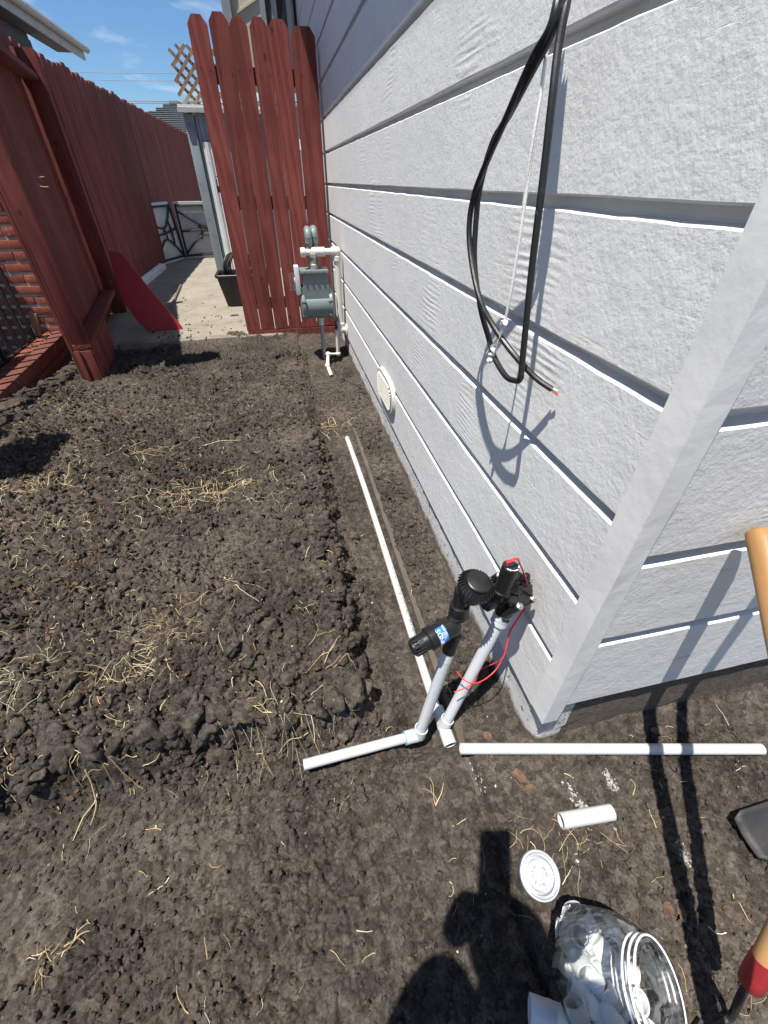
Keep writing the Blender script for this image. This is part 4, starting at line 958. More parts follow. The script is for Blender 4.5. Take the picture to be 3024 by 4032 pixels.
for zc2 in (zc - .045, zlo + .02):
    b = MB(); b.lathe([(.028, 0), (.032, .003), (.032, .032), (.028, .035)], (.425, MY - .03, zc2 - .017), (0, 0, 1), 16); b.build('fitting_collar', WPIPE, gm)
elbow((.425, MY - .035, zlo - .015), 'tee', WPIPE, .034)
b = MB(); b.tube([(.425, MY - .035, zlo - .015), (XS + .02, MY - .06, zlo - .015)], .022, 12).lathe([(.045, 0), (.045, .008), (.03, .012)], (XS - .002, MY - .057, zlo - .015), (-1, 0, 0), 16); b.build('wall_inlet', WPIPE, gm)
lw = [(my(1332, 1392, MY - .04).x, MY - .04, zlo - .02), my(1332, 1392, MY - .04), my(1292, 1395, MY - .045), my(1290, 1440, MY - .1), my(1305, 1478, MY - .16)]
lw = [Vector(p) for p in lw]; 
b = MB(); b.tube(lw, .0165, 12); b.build('lower_pipe', WPIPE, gm)
for p in lw[1:4]: elbow(p, 'elbow', WPIPE, .022)
b = MB(); b.tube([(mx_ + .02, MY, zb0 + .01), (mx_ + .025, MY, -.25)], .016, 12); b.build('service_pipe', GALV, gm)
b = MB(); b.lathe([(.022, 0), (.022, .035), (.028, .04), (.028, .055)], (mx_ + .02, MY, zb0 - .06), (0, 0, 1), 14); b.build('union', WPIPE, gm)

# ------------------------------------------------------------------ hanging cable and string
cs = .8820
def cpt(x, y, px): return atx(1750 + x * cs, y * cs, px)
s1 = [(560, -330, .43), (530, -120, .40), (505, 0, .385), (470, 130, .38), (390, 270, .378), (270, 540, .376), (190, 720, .375), (130, 880, .375), (110, 1030, .375), (125, 1190, .376), (160, 1340, .378), (215, 1450, .382), (300, 1570, .400), (400, 1680, .43), (480, 1738, .453)]
s2 = [(575, -330, .43), (555, -120, .40), (535, 0, .388), (470, 170, .382), (400, 300, .382), (290, 510, .382), (215, 640, .382), (160, 830, .382), (140, 1000, .384), (135, 1180, .386), (160, 1370, .388), (195, 1500, .39), (225, 1600, .392), (275, 1680, .396), (310, 1698, .398), (338, 1692, .398), (348, 1610, .396), (390, 1200, .384), (440, 800, .378), (480, 450, .378), (510, 200, .384), (548, 0, .392), (570, -150, .405), (590, -330, .43)]
cab = thing('black_cable', 'looped black cable hanging from the wall with its cut end bare', 'cable')
b = MB(); b.tube(crom([cpt(*p) for p in s1], 6), .0055, 10); b.build('cable_end', BLKR, cab)
b = MB(); b.tube(crom([cpt(*p) for p in s2], 6), .0055, 10); b.build('cable_loop', BLKR, cab)
e0, e1 = cpt(480, 1738, .453), cpt(505, 1756, .458)
dl = (e1 - e0)
for k, (off, m) in enumerate([(-.002, REDW), (.002, WINK), (0.0, simple('green_wire', (.05, .25, .09), .4))]):
    b = MB(); b.tube([e0 + Vector((0, 0, off)), e1 + Vector((0, off, off * 1.6))], .0015, 6); b.build('bare_wire', m, cab)
stp = [(575, -330, .44), (520, -100, .40), (462, 200, .39), (410, 560, .388), (380, 760, .388), (330, 1100, .388), (290, 1340, .388), (268, 1440, .388)]
st = thing('white_string', 'frayed white string tied to the black cable loop', 'string')
b = MB(); b.tube(crom([cpt(*p) for p in stp], 4), .0026, 6); b.build('strand', STRING, st)
b = MB(); b.tube(crom([cpt(430, 420, .388), cpt(405, 560, .385), cpt(372, 770, .385), cpt(345, 960, .388)], 4), .002, 5); b.build('strand', STRING, st)
b = MB(); b.tube(crom([cpt(268, 1440, .388), cpt(245, 1500, .388), cpt(205, 1560, .389), cpt(190, 1580, .389)], 4), .003, 6).tube(crom([cpt(268, 1455, .386), cpt(240, 1530, .386), cpt(215, 1600, .389)], 4), .002, 5); b.build('strand', STRING, st)
for (x, y, r) in ((267, 1440, .007), (210, 1580, .006), (207, 1605, .008), (215, 1560, .005)):
    p = cpt(x, y, .386); V, F = ico(2, int(x)); b = MB(); b.add([p + Vector(v) * r for v in V], [tuple(f) for f in F], True); b.build('knot', STRING, st)

# ------------------------------------------------------------------ PVC pipe work
PR = .01335
def wrap_text(s, size, p, ax, upv, R, name, m, parent, rep=1, off=.0003, start=0.0):
    """print bent round a pipe: p start on the axis, ax along, upv the side facing out"""
    V, Fc = text_geo(s, size); ax = Vector(ax).normalized(); upv = Vector(upv); upv = (upv - ax * upv.dot(ax)).normalized(); sd = ax.cross(upv)   # letters' up
    b = MB(); vs = []
    for x, y, z in V:
        a = (y - size * .35) / R; vs.append(Vector(p) + ax * (x + start) + (upv * math.cos(a) - sd * math.sin(a)) * (R + off))
    b.add(vs, Fc); return b.build(name, m, parent)
zp = -.0085
asm = thing('valve_manifold', 'black irrigation valve and filter on two grey risers with white pipe tails', 'irrigation valve')
pA = atz(1368, 1735, zp); pB = atz(1757, 2890, zp + .003); pA.z = .004; 
dP = (pB - pA).normalized(); pE = atz(1767, 2914, zp)
n_ = 24; pts = []
for i in range(n_ + 1):
    t = i / n_; p = pA * (1 - t) + pB * t; p = p + Vector((.004 * math.sin(t * 5), 0, 0)); pts.append(p)
b = MB(); b.tube(pts, PR, 18); lp = b.build('supply_pipe', PVC, asm)
b = MB(); b.tube([pA + dP * .001, pA - dP * .012, pA - dP * .03], [PR, PR * .9, PR * .2], 12); b.build('pipe_tip', PVC, lp)
tp = (CAMP - (pA + pB) / 2).normalized() * .8 + Vector((0.5, 0, .2))
full = (pB - pA).length
for (s, t0, sz, mm) in [('3/4  CRESLINE PVC SCH 40 480 PSI AT 73F  PVC 1120 NSF-PW-G  UP CODE  ASTM D1785-21  PPFA  08/27/21  1001', .455, .0135, INKL), ('1001 IIII III II', .755, .012, INKL), ('PVC SCH 40 NSF-PW 1120 D1785', .07, .012, INKL), ('1001', .70, .012, INKL)]:
    p = pA + dP * full * t0; p = p + Vector((.004 * math.sin((t0 + .1) * 5), 0, 0)); wrap_text(s, sz, p, dP, CAMP - p + Vector((.25, 0, 0)), PR, 'printed_text', mm, lp)
def fitting(a, e, r, m, name, parent, lip=.0025):
    a, e = Vector(a), Vector(e); L_ = (e - a).length; b = MB(); b.lathe([(r - .004, 0), (r, .001), (r, .012), (r - lip, .014), (r - lip, L_ - .014), (r, L_ - .012), (r, L_ - .001), (r - .004, L_)], a, e - a, 20); return b.build(name, m, parent)
B2 = Vector((.2806, .4939, -.002)); B1 = Vector((.2071, .4887, -.004))
T2 = atz(1975, 2430, .40); T1 = atz(1768, 2560, .345)
a2 = (T2 - B2).normalized(); a1 = (T1 - B1).normalized()
b = MB(); b.tube([pB - dP * .005, pE + dP * .014], .0185, 18, hollow=.004); tee = b.build('tee', PVC, asm)
b = MB(); b.tube([pB - dP * .075, pB - dP * .035], .0172, 18); b.build('coupling', PVCG, asm)
b = MB(); b.tube([B2 - a2 * .01, B2 + a2 * .03], .0185, 18, hollow=.003); b.build('tee_socket', PVC, tee)
b = MB(); b.tube([B2, T2], .0142, 20); b.build('grey_riser', PVCG, asm)
b = MB(); b.tube([B1, T1], .0142, 20); b.build('grey_riser', PVCG, asm)
eL = atz(1195, 3012, .016); eR = B1.copy(); dE = (eL - eR).normalized()
b = MB(); b.tube([B1 - a1 * .008, B1 + a1 * .026], .0185, 18, hollow=.003); b.build('elbow_socket', PVC, asm)
b = MB(); b.tube(crom([B1 + a1 * .008, B1 - a1 * .006 + dE * .006, B1 + dE * .02 - Vector((0, 0, .006)), B1 + dE * .042 - Vector((0, 0, .006))], 5), .0183, 18); b.build('elbow', PVC, asm)
b = MB(); b.tube([B1 + dE * .03 - Vector((0, 0, .006)), eL], PR, 18); tail = b.build('pipe_tail', PVC, asm)
b = MB(); b.tube([B1 + dE * .0425 - Vector((0, 0, .006)), B1 + dE * .0445 - Vector((0, 0, .006))], .0187, 18); b.build('blue_glue_ring', simple('blue_glue', (.12, .38, .48), .4), asm)
# --- the valve body, laid out in the plane of the two risers
PN = (T2 - B2).cross(B1 - B2).normalized(); PN = PN if PN.dot(CAMP - T2) > 0 else -PN
def pv(u, v, off=0.0): return atp(u, v, T2 + PN * off, PN)
UPV = (a2 * .62 + Vector((0, 0, .25)) + PN * .45).normalized()
def cyl(a, e, r, name, m=BLKP, parent=asm, prof=None, n=24, sharp=35):
    a, e = Vector(a), Vector(e); L_ = (e - a).length; c = min(.002, L_ * .2)
    b = MB(); b.lathe(prof or [(0, 0), (r - c, 0), (r, c), (r, L_ - c), (r - c, L_), (0, L_)], a, e - a, n); return b.build(name, m, parent, sharp)
PLABEL = simple('grey_sticker', (.45, .48, .52), .5)
ad = cyl(T2 - a2 * .02, T2 + a2 * .018, .0205, 'riser_adapter', PVCG)
cyl(T2 - a2 * .004, T2 + a2 * .001, .0215, 'adapter_lip', PVCG)
VC = pv(2030, 2312, .008)                                    # bonnet centre
VA = UPV
body0 = VC - VA * .075
cyl(T2 + a2 * .012, VC - VA * .03, .021, 'inlet_neck')
vb = cyl(VC - VA * .062, VC - VA * .006, .031, 'valve_body')
bon = cyl(VC - VA * .008, VC + VA * .003, .042, 'bonnet')
Fv = frame(VA, tuple(PN))
ex_, ey_ = Fv @ Vector((1, 0, 0)), Fv @ Vector((0, 1, 0))
for k in range(6):
    a = k * PI / 3 + .35; c = VC + (ex_ * math.cos(a) + ey_ * math.sin(a)) * .044
    cyl(c - VA * .062, c + VA * .004, .0088, 'bolt_boss', parent=bon, n=14)
    cyl(c + VA * .003, c + VA * .0055, .0082, 'washer', STEEL, bon, n=14); sc_ = cyl(c + VA * .005, c + VA * .0095, .0055, 'screw', STEEL, bon, n=6)
    b = MB(); b.box(VC + (ex_ * math.cos(a) + ey_ * math.sin(a)) * .026 + VA * .006, (.026, .004, .008), Fv @ Matrix.Rotation(a, 3, 'Z'), bev=.001); b.build('bonnet_rib', BLKP, bon)
b = MB(); b.lathe([(.0, 0), (.020, 0), (.020, .006), (.017, .007), (.017, .004), (.0, .004)], VC + VA * .003 + ex_ * .006, VA, 24); b.build('bonnet_ring', BLKP, bon)
bs0 = pv(2068, 2272, .004); b = MB(); b.box(bs0, (.013, .015, .016), Fv, bev=.002); b.build('bleed_screw', BLKP, bon)
cyl(bs0 - VA * .02, bs0 + VA * .012, .007, 'bleed_stem', BLKP, bon, n=12)
S0, S1 = pv(1976, 2322, .022), pv(2014, 2226, .030); sa = (S1 - S0).normalized()
sol = cyl(S0, S1, .0172, 'solenoid', n=28)
cyl(S0 - sa * .006, S0 + sa * .004, .0195, 'solenoid_base', parent=sol)
cyl(S0 - sa * .03, S0, .012, 'solenoid_stem', parent=sol)
sxx = cR - sa * cR.dot(sa); sxx.normalize(); syy = sa.cross(sxx)
for a0_, a1_ in ((-2.45, -.75), (-.45, .25)):
    b = MB(); q = [S1 + sa * h_ + (sxx * math.cos(a) + syy * math.sin(a)) * r_ for r_, h_ in ((.0136, .0004), (.0162, .0004)) for a in np.linspace(a0_, a1_, 12)]
    b.add(q, [(k, k + 1, 13 + k, 12 + k) for k in range(11)]); b.build('dial_mark', WINK, sol)
cyl(S1, S1 + sa * .0017, .0125, 'dial_centre', BLKM, sol, n=8)
def flat_text(s, size, o, xa, ya, name, m, parent, center=True):
    V, Fc = text_geo(s, size); xa, ya = Vector(xa).normalized(), Vector(ya).normalized(); w = V[:, 0].max() if center else 0
    b = MB(); b.add([Vector(o) + xa * (x - w / 2) + ya * (y - size * .35) for x, y, z in V], Fc); return b.build(name, m, parent)
fs_ = frame(sa, tuple(PN)); sxx = cR - sa * cR.dot(sa); syy = sa.cross(sxx.normalized())
flat_text('OFF', .0055, S1 + sa * .0008 - syy * .0148, sxx, syy, 'printed_text', INK, sol)
flat_text('ON', .0055, S1 + sa * .0008 + sxx.normalized() * .0148 - syy * .002, syy, -sxx, 'printed_text', INK, sol)
b = MB(); nrmS = (PN - sa * PN.dot(sa)).normalized(); sdS = sa.cross(nrmS)
vs = []; 
for j in (0, 1):
    for k in range(7):
        a = 1.55 + .8 * k / 6; vs.append(S0 + sa * (.045 + .04 * j) + (nrmS * math.cos(a) + sdS * math.sin(a)) * .0176)
b.add(vs, [(k, k + 1, 8 + k, 7 + k) for k in range(6)], True); b.build('side_sticker', PLABEL, sol)
# red leads
def wpath(l): return crom([pv(*p) for p in l], 6)
w1 = [(1990, 2225, .032), (1994, 2212, .038), (2015, 2203, .040), (2038, 2198, .036), (2046, 2215, .030), (2062, 2258, .02), (2075, 2300, .012), (2078, 2345, .0), (2060, 2400, -.004), (2012, 2475, .0), (1996, 2530, .004), (1984, 2580, .01), (1950, 2640, .022), (1900, 2680, .032), (1860, 2690, .034), (1825, 2675, .030), (1800, 2645, .02)]
w2 = [(1992, 2230, .034), (1998, 2217, .040), (2018, 2209, .042), (2036, 2204, .038), (2050, 2225, .030), (2068, 2270, .02), (2079, 2310, .010), (2080, 2350, .0), (2063, 2402, -.002), (2014, 2478, .002), (1998, 2530, .006), (1986, 2578, .012), (1970, 2600, .014), (1950, 2610, .0), (1888, 2640, -.02), (1880, 2665, .0), (1862, 2690, .030), (1830, 2710, .032), (1788, 2725, .03)]
for w in (w1, w2): b = MB(); b.tube(wpath(w), .0014, 6); b.build('red_lead', REDW, asm)
# sticker on the adapter
vs = []; nrA = (PN - a2 * PN.dot(a2)).normalized(); sdA = a2.cross(nrA); b = MB()
for j in (0, 1):
    for k in range(9): a = -.35 + 1.3 * k / 8; vs.append(T2 + a2 * (-.001 + .017 * j) + (nrA * math.cos(a) - sdA * math.sin(a)) * .0219)
b.add(vs, [(k, k + 1, 10 + k, 9 + k) for k in range(8)], True); stk_ = b.build('sticker', PLABEL, asm)
wrap_text('I-111', .010, T2 + a2 * .0075 - sdA * 0, nrA.cross(a2) * -1, nrA, .0219, 'printed_text', INK, stk_) if False else None
for k in range(7):
    a = -.15 + .13 * k; p = T2 + a2 * .0085 + (nrA * math.cos(a) - sdA * math.sin(a)) * .0222; b = MB(); b.box(p, (.0012, .0012 + .0006 * (k % 3), .0095), frame(a2, tuple(nrA))); b.build('barcode_bar', INK, stk_)
# the big ribbed cap (air inlet) left of the valve
CC = pv(1886, 2290, .030); CA_ = (cF * -.40 + a2 * .80).normalized()
cyl(CC - CA_ * .062, CC - CA_ * .02, .030, 'cap_bowl', prof=[(0, 0), (.018, 0), (.027, .010), (.031, .022), (.031, .042), (0, .042)], n=28)
capb = cyl(CC - CA_ * .030, CC - CA_ * .006, .0365, 'ribbed_collar', prof=[(0, 0), (.034, 0), (.0365, .004), (.0365, .014), (.029, .024), (0, .024)], n=36)
ct_ = cyl(CC - CA_ * .012, CC + CA_ * .004, .0272, 'cap_top', prof=[(0, 0), (.0272, 0), (.0272, .011), (.0258, .0145), (.0235, .016), (0, .0155)], n=36)
Fc_ = frame(CA_, tuple(a2)); cx_, cy_ = Fc_ @ Vector((1, 0, 0)), Fc_ @ Vector((0, 1, 0))
for k in range(30):
    a = 2 * PI * k / 30; dr = cx_ * math.cos(a) + cy_ * math.sin(a); b = MB(); b.box(CC + dr * .0330 - CA_ * .0118, (.007, .0014, .017), Fc_ @ Matrix.Rotation(a, 3, 'Z') @ Matrix.Rotation(-.5, 3, 'Y')); b.build('rib', BLKP, capb)
xr = cR - CA_ * cR.dot(CA_); yr = CA_.cross(xr.normalized())
flat_text('BACKFLOW', .0062, CC + CA_ * .0044 + yr * .004, xr * .9 - yr * .35, yr * .9 + xr * .35, 'embossed_text', BLKM, ct_); flat_text('G', .009, CC + CA_ * .0044 - yr * .008, xr, yr, 'embossed_text', BLKM, ct_)
hb0, hb1 = pv(1905, 2378, .004), VC - VA * .035
cyl(hb0, hb1, .0195, 'cross_body'); 
dn0, dn1 = pv(1822, 2318, .004), pv(1806, 2412, .002)
cyl(dn0, dn1, .0165, 'outlet_pipe'); cyl(dn0 + (dn0 - dn1).normalized() * .005, CC - CA_ * .045, .019, 'outlet_neck')
dd = (dn1 - dn0).normalized()
cyl(dn1 - dd * .028, dn1 + dd * .012, .0215, 'outlet_collar'); cyl(dn1 + dd * .002, dn1 + dd * .008, .0225, 'collar_lip')
f1_, f0_ = pv(1783, 2462, .008), pv(1622, 2555, .030)
fd = (f0_ - f1_).normalized(); FLn = (f0_ - f1_).length
fl = cyl(f1_ - fd * .012, f0_, .0235, 'filter_body', prof=[(0, 0), (.016, 0), (.021, .006), (.0235, .012), (.0235, FLn * .56), (.026, FLn * .57), (.0265, FLn * .62), (.0265, FLn * .73), (.0235, FLn * .75), (.0215, FLn * .76), (.0195, FLn * .985), (.0165, FLn), (.0155, FLn + .012), (0, FLn + .012)], n=32)
cyl(dn1 + dd * .0, f1_ + fd * .012, .0165, 'filter_neck')
Ff = frame(fd, tuple(PN)); fx_, fy_ = Ff @ Vector((1, 0, 0)), Ff @ Vector((0, 1, 0))
for k in range(16):
    a = 2 * PI * k / 16; dr = fx_ * math.cos(a) + fy_ * math.sin(a); b = MB(); b.box(f1_ + fd * (FLn * .86) + dr * .0197, (.0035, .0028, FLn * .22), Ff @ Matrix.Rotation(a, 3, 'Z'), bev=.0006); b.build('grip_rib', BLKM, fl)
cyl(T1 + a1 * .055, T1 - a1 * .004, .0165, 'filter_outlet')
# blue sticker with white lettering
nrF = (PN * .9 + Vector((0, 0, .55))); nrF = (nrF - fd * nrF.dot(fd)).normalized(); sdF = fd.cross(nrF); RF = .0238
sx0 = FLn * .245; sl_ = FLn * .235
def onf(s, a, off=.0): return f1_ + fd * s + (nrF * math.cos(a) + sdF * math.sin(a)) * (RF + off)
b = MB(); vs = [onf(sx0 + sl_ * j, -.95 + 1.9 * k / 14, .0002) for j in (0, 1) for k in range(15)]
b.add(vs, [(k, k + 1, 16 + k, 15 + k) for k in range(14)], True); bl = b.build('blue_label', BLUEL, fl)
def ftext(s, size, s0, a0, dirn=1):
    V, Fc = text_geo(s, size); b = MB(); b.add([onf(s0 + y, a0 + dirn * x / RF, .0005) for x, y, z in V], Fc); return b.build('label_text', WINK, bl)
sgn = 1; print('LABEL', sdF.dot(cU))
ftext('NDS', .0150, sx0 + sl_ * .50, -.45 * sgn, sgn)
for i, s in enumerate(['Better Flow', 'for Every', 'Drip Kit System', '1-800-726-1994']): ftext(s, .0042, sx0 + sl_ * (.36 - .11 * i), (-.45 + .1 * i) * sgn, sgn)
b = MB(); q = []
for k in range(20):
    a = 2 * PI * k / 20; q.append(onf(sx0 + sl_ * .66 + .0048 * math.cos(a), -.70 * sgn + .0048 * math.sin(a) / RF, .0008))
b.tube(q + [q[0]], .0006, 4)
for j in (-.002, 0, .002): b.tube([onf(sx0 + sl_ * .66 + j, (-.70 * sgn) - .0032 / RF, .0008), onf(sx0 + sl_ * .66 + j, (-.70 * sgn) + .0032 / RF, .0008)], .0005, 4)
b.build('label_emblem', WINK, bl)
cyl(T1 - a1 * .035, T1 + a1 * .004, .0150, 'clear_socket', simple('pale_socket', (.58, .60, .62), .3))

# loose pipes on the ground
def loose(a, e, r, name, label, hollow=.003, m=PVC):
    b = MB(); b.tube([a, a * .66 + e * .34, a * .34 + e * .66, e], r, 20, hollow=hollow); o = b.build(name, m); return tag(o, label, 'pipe', 'loose white pipe pieces')
la, le = atz(1812, 2948, .048), atz(3000, 2950, .043)
loose(la, le, PR, 'loose_pipe', 'long loose white pipe lying level in front of the house corner')
loose(ongr(2200, 3242, 0, .018), ongr(2398, 3208, 0, .018), .0168, 'pipe_offcut', 'short white pipe offcut on the soil below the long loose pipe')
t0_, t1_ = atz(2085, 3975, .045), atz(2290, 4050, .050); t1_ = t0_ + (t1_ - t0_).normalized() * .17
b = MB(); b.tube([t0_, t0_ * .5 + t1_ * .5, t1_], .0215, 28, hollow=.0022); tb_ = b.build('paper_tube', TUBEP); tag(tb_, 'white spiral wound paper tube at the bottom edge beside the jar', 'tube')
tdir = (t1_ - t0_).normalized(); Ft = frame(tdir); pts = []
for k in range(60):
    a = k * .16; pts.append(t0_ + tdir * (.03 + .0021 * k) + Ft @ Vector((math.cos(a), math.sin(a), 0)) * .0216)
b = MB(); b.tube(pts, .0006, 4); b.build('spiral_seam', TUBEP, tb_)

# tin lid with embossed letters
lidc = ongr(2115, 3450); lidc.z += .010; ln_ = Vector((.02, -.22, 1)).normalized()
lid = MB(); lid.lathe([(0, 0), (.042, 0), (.0435, .002), (.0435, .010), (.0420, .0118), (.0395, .0118), (.0370, .0075), (.0345, .0068), (.0330, .0095), (.0305, .0105), (.0290, .0105), (.0280, .0085), (.0255, .0080), (.0245, .0098), (.0238, .0098), (.0232, .0086), (.0085, .0086), (.0078, .0096), (.0, .0098)], lidc, ln_, 48)
lo_ = lid.build('tin_lid', CHROME, None, 25); tag(lo_, 'shiny round tin can lid with embossed letters on the soil', 'lid')
lx = cR - ln_ * cR.dot(ln_); lx.normalize(); ly = ln_.cross(lx)
def ringtext(s, a0, step, R=.0155, size=.0085):
    for i, ch in enumerate(s):
        if ch == ' ': continue
        a = a0 - i * step; V, Fc = text_geo(ch, size, .0004); w = V[:, 0].max(); rd = lx * math.cos(a) + ly * math.sin(a); tg_ = lx * math.sin(a) - ly * math.cos(a)
        b = MB(); b.add([lidc + ln_ * (.0092 + z) + rd * (R + y - size * .35) + tg_ * (x - w / 2) for x, y, z in V], Fc); b.build('embossed_letter', simple('embossed', (.12, .13, .15), .4, metal=.6) if 'embossed' not in bpy.data.materials else bpy.data.materials['embossed'], lo_)
ringtext('BRUSH', R_(-105), R_(33)); ringtext('IWO N', R_(82), R_(38))

# clear jar lying on its side with scraps of white plastic
jar = thing('clear_jar', 'clear plastic jar lying open on its side filled with white scraps', 'jar')
jb = atz(2284, 3852, .090); jm = atz(2606, 3925, .195); ja = (jm - jb).normalized(); JL = (jm - jb).length
Fj = frame(ja); 
def jring(h, r, sq, tw=.39):
    q = []
    for k in range(48):
        a = 2 * PI * k / 48; f = abs(math.cos(a * 4 / 1.0 + tw)); rr = r * (1 - sq * (1 - 1 / max(math.cos(((a + tw) % (PI / 3)) - PI / 6), .5)) * -1 * .0); poly = math.cos(PI / 6) / math.cos(((a + tw) % (PI / 3)) - PI / 6)
        rr = r * (1 - sq + sq * poly); q.append(jb + ja * h + Fj @ Vector((math.cos(a) * rr, math.sin(a) * rr, 0)))
    return q
prof = [(-.005, .02, .5), (.0, .084, .9), (.012, .100, .9), (.03, .105, .8), (JL * .45, .106, .7), (JL * .62, .102, .6), (JL * .78, .088, .4), (JL - .028, .068, .1), (JL - .02, .065, 0), (JL - .012, .068, 0), (JL - .006, .068, 0), (JL, .064, 0), (JL, .060, 0), (JL - .03, .060, 0)]
vs = []; [vs.extend(jring(*p)) for p in prof]; n = 48
fs = [(j * n + i, j * n + (i + 1) % n, (j + 1) * n + (i + 1) % n, (j + 1) * n + i) for j in range(len(prof) - 1) for i in range(n)] + [tuple(range(n))[::-1]]
b = MB(); b.add(vs, fs, True); jo = b.build('jar_body', CLEAR, jar, 50)
for h in (JL - .022, JL - .012, JL - .002):
    b = MB(); q = [jb + ja * h + Fj @ Vector((math.cos(2 * PI * k / 48) * .069, math.sin(2 * PI * k / 48) * .069, 0)) for k in range(49)]; b.tube(q, .0018, 6); b.build('neck_thread', simple('clear_rim', (.78, .80, .80), .15, .03, 20, 30, 0) if 'clear_rim' not in bpy.data.materials else bpy.data.materials['clear_rim'], jar)
rr = random.Random(5)
def ring_on(b, a, e, ro, ri, n=16):
    b.lathe([(ri, 0), (ro, .0005), (ro, (Vector(e) - Vector(a)).length - .0005), (ri, (Vector(e) - Vector(a)).length), (ri - .0005, .001)], a, Vector(e) - Vector(a), n)
def fit_mesh(kind):
    b = MB(); X, Y, Z_ = Vector((1, 0, 0)), Vector((0, 1, 0)), Vector((0, 0, 1))
    if kind == 'coupling': b.tube([-X * .021, X * .021], .0165, 18, hollow=.003)
    elif kind == 'elbow':
        b.tube(crom([X * .028, X * .010, (X + Y) * .0015, Y * .010, Y * .028], 5), .0155, 18, hollow=.003); b.tube([X * .014, X * .030], .0172, 18, hollow=.0035); b.tube([Y * .014, Y * .030], .0172, 18, hollow=.0035)
    elif kind == 'tee':
        b.tube([-X * .030, X * .030], .0158, 18, hollow=.003); b.tube([Y * .012, Y * .032], .0172, 18, hollow=.0035); b.tube([X * .016, X * .032], .0172, 18, hollow=.0035); b.tube([-X * .032, -X * .016], .0172, 18, hollow=.0035)
    else: b.lathe([(0, .019), (.012, .018), (.0165, .012), (.0172, 0), (.0172, -.012), (.0138, -.012), (.0138, .008), (0, .010)], (0, 0, 0), (0, 0, 1), 18)
    return b
FITP = simple('jar_fitting_pvc', (.56, .58, .57), .4, .05, 14, 60, .0004)
LAB = dict(coupling='short white straight coupling in the heap inside the clear jar', elbow='white elbow fitting in the heap inside the clear jar', tee='white tee fitting in the heap inside the clear jar', cap='white rounded end cap in the heap inside the clear jar')
kinds = list(LAB); protos = {}; placed = []; tries = 0
while len(placed) < 46 and tries < 9000:
    tries += 1; h = rr.uniform(.02, JL * .80); a = rr.uniform(0, 2 * PI); rad = .078 * math.sqrt(rr.random()) * (1 if h < JL * .6 else .72)
    c = jb + ja * h + Fj @ Vector((math.cos(a) * rad, math.sin(a) * rad, 0)); ax = jb + ja * h
    if (c - jb).dot(cR) > .070 - .35 * (c - ax).length * 0 or c.z > jb.z + .055: continue
    if any((c - p).length < .021 for p in placed): continue
    placed.append(c); kd_ = kinds[(len(placed) * 7) % 4]; q = Quaternion((rr.gauss(0, 1), rr.gauss(0, 1), rr.gauss(0, 1), rr.gauss(0, 1))).normalized()
    if kd_ not in protos: o = fit_mesh(kd_).build(kd_ + '_fitting', FITP); protos[kd_] = o
    else: o = dup(protos[kd_])
    o.location = c; o.rotation_euler = q.to_euler(); tag(o, LAB[kd_], 'pipe fitting', 'white pipe ' + kd_ + ' fittings in the clear jar')

# ------------------------------------------------------------------ tools
def pole(a, e, r, m, name, parent, k=10, taper=None):
    pts = [Vector(a).lerp(Vector(e), i / k) for i in range(k + 1)]; b = MB(); b.tube(pts, taper or r, 18); return b.build(name, m, parent)
ta = thing('long_handled_shovel', 'wooden shovel handle end leaning on the front wall at the right edge', 'shovel')
A0, A1 = Vector((.155, -.914, .02)), aty(2992, 2085, .362); ad_ = (A1 - A0).normalized(); LA = (A1 - A0).length
def zalong(name, a, d, L_, r, m, parent, prof):
    Mx = frame(d).to_4x4(); Mx.translation = a; b = MB(); b.lathe(prof, (0, 0, 0), (0, 0, 1), 20); o = b.build(name, m, parent, 60); o.matrix_world = Mx; return o
zalong('handle', A0 + ad_ * .25, ad_, LA, .017, HANDLE, ta, [(0, 0), (.016, 0), (.0165, .4), (.017, .9), (.0195, LA - .25 - .05), (.0205, LA - .25 - .02), (.0195, LA - .25 - .006), (.014, LA - .25 - .001), (0, LA - .25)])
b = MB(); Fa = frame(ad_); b.add([A0 + ad_ * h + Fa @ Vector((w, .01 * abs(w) * 8, 0)) for h, w in ((0, 0), (.06, -.09), (.06, .09), (.26, -.1), (.26, .1), (.30, -.02), (.30, .02))], [(0, 2, 1), (1, 2, 4, 3), (3, 4, 6, 5)])
o = b.build('shovel_blade', BLADE, ta); md = o.modifiers.new('thickness', 'SOLIDIFY'); md.thickness = .002
tb2 = thing('red_ferrule_hoe', 'wooden tool with red ferrule and steel shank at bottom right', 'garden tool')
Bb, Bt = Vector((.583, -.085, .155)), Vector((.708, .355, 1.41)); Bb = Vector((.597, -.034, .3)) + (Vector((.568, -.139, 0)) - Vector((.597, -.034, .3))) * .42
bd_ = (Vector((.687, .282, 1.2)) - Vector((.568, -.139, 0))).normalized()
zalong('handle', Bb + bd_ * .045 + Vector((.008, 0, 0)), bd_, 1, .017, HANDLE, tb2, [(0, 0), (.0148, 0), (.0150, 1.0), (.0165, 1.12), (.012, 1.13), (0, 1.13)])
zalong('ferrule', Bb + Vector((.008, 0, 0)), bd_, 1, .02, FERR, tb2, [(0, 0), (.012, 0), (.0172, .006), (.0178, .03), (.0162, .065), (.0160, .075), (.0, .075)])
sh_ = crom([Bb + bd_ * .01, Bb - bd_ * .035, atz(2880, 4000, .055), atz(2820, 4035, .04), atz(2700, 4100, .03)], 6)
b = MB(); b.tube(sh_, .006, 10); b.build('steel_shank', BLADE, tb2)
hd = atz(2690, 4110, .02); b = MB(); b.box(hd, (.09, .005, .05), Matrix.Rotation(.4, 3, 'Z')); b.build('hoe_blade', BLADE, tb2)
sp_ = thing('flat_spade', 'dark steel spade blade lying on the soil at the right edge', 'spade')
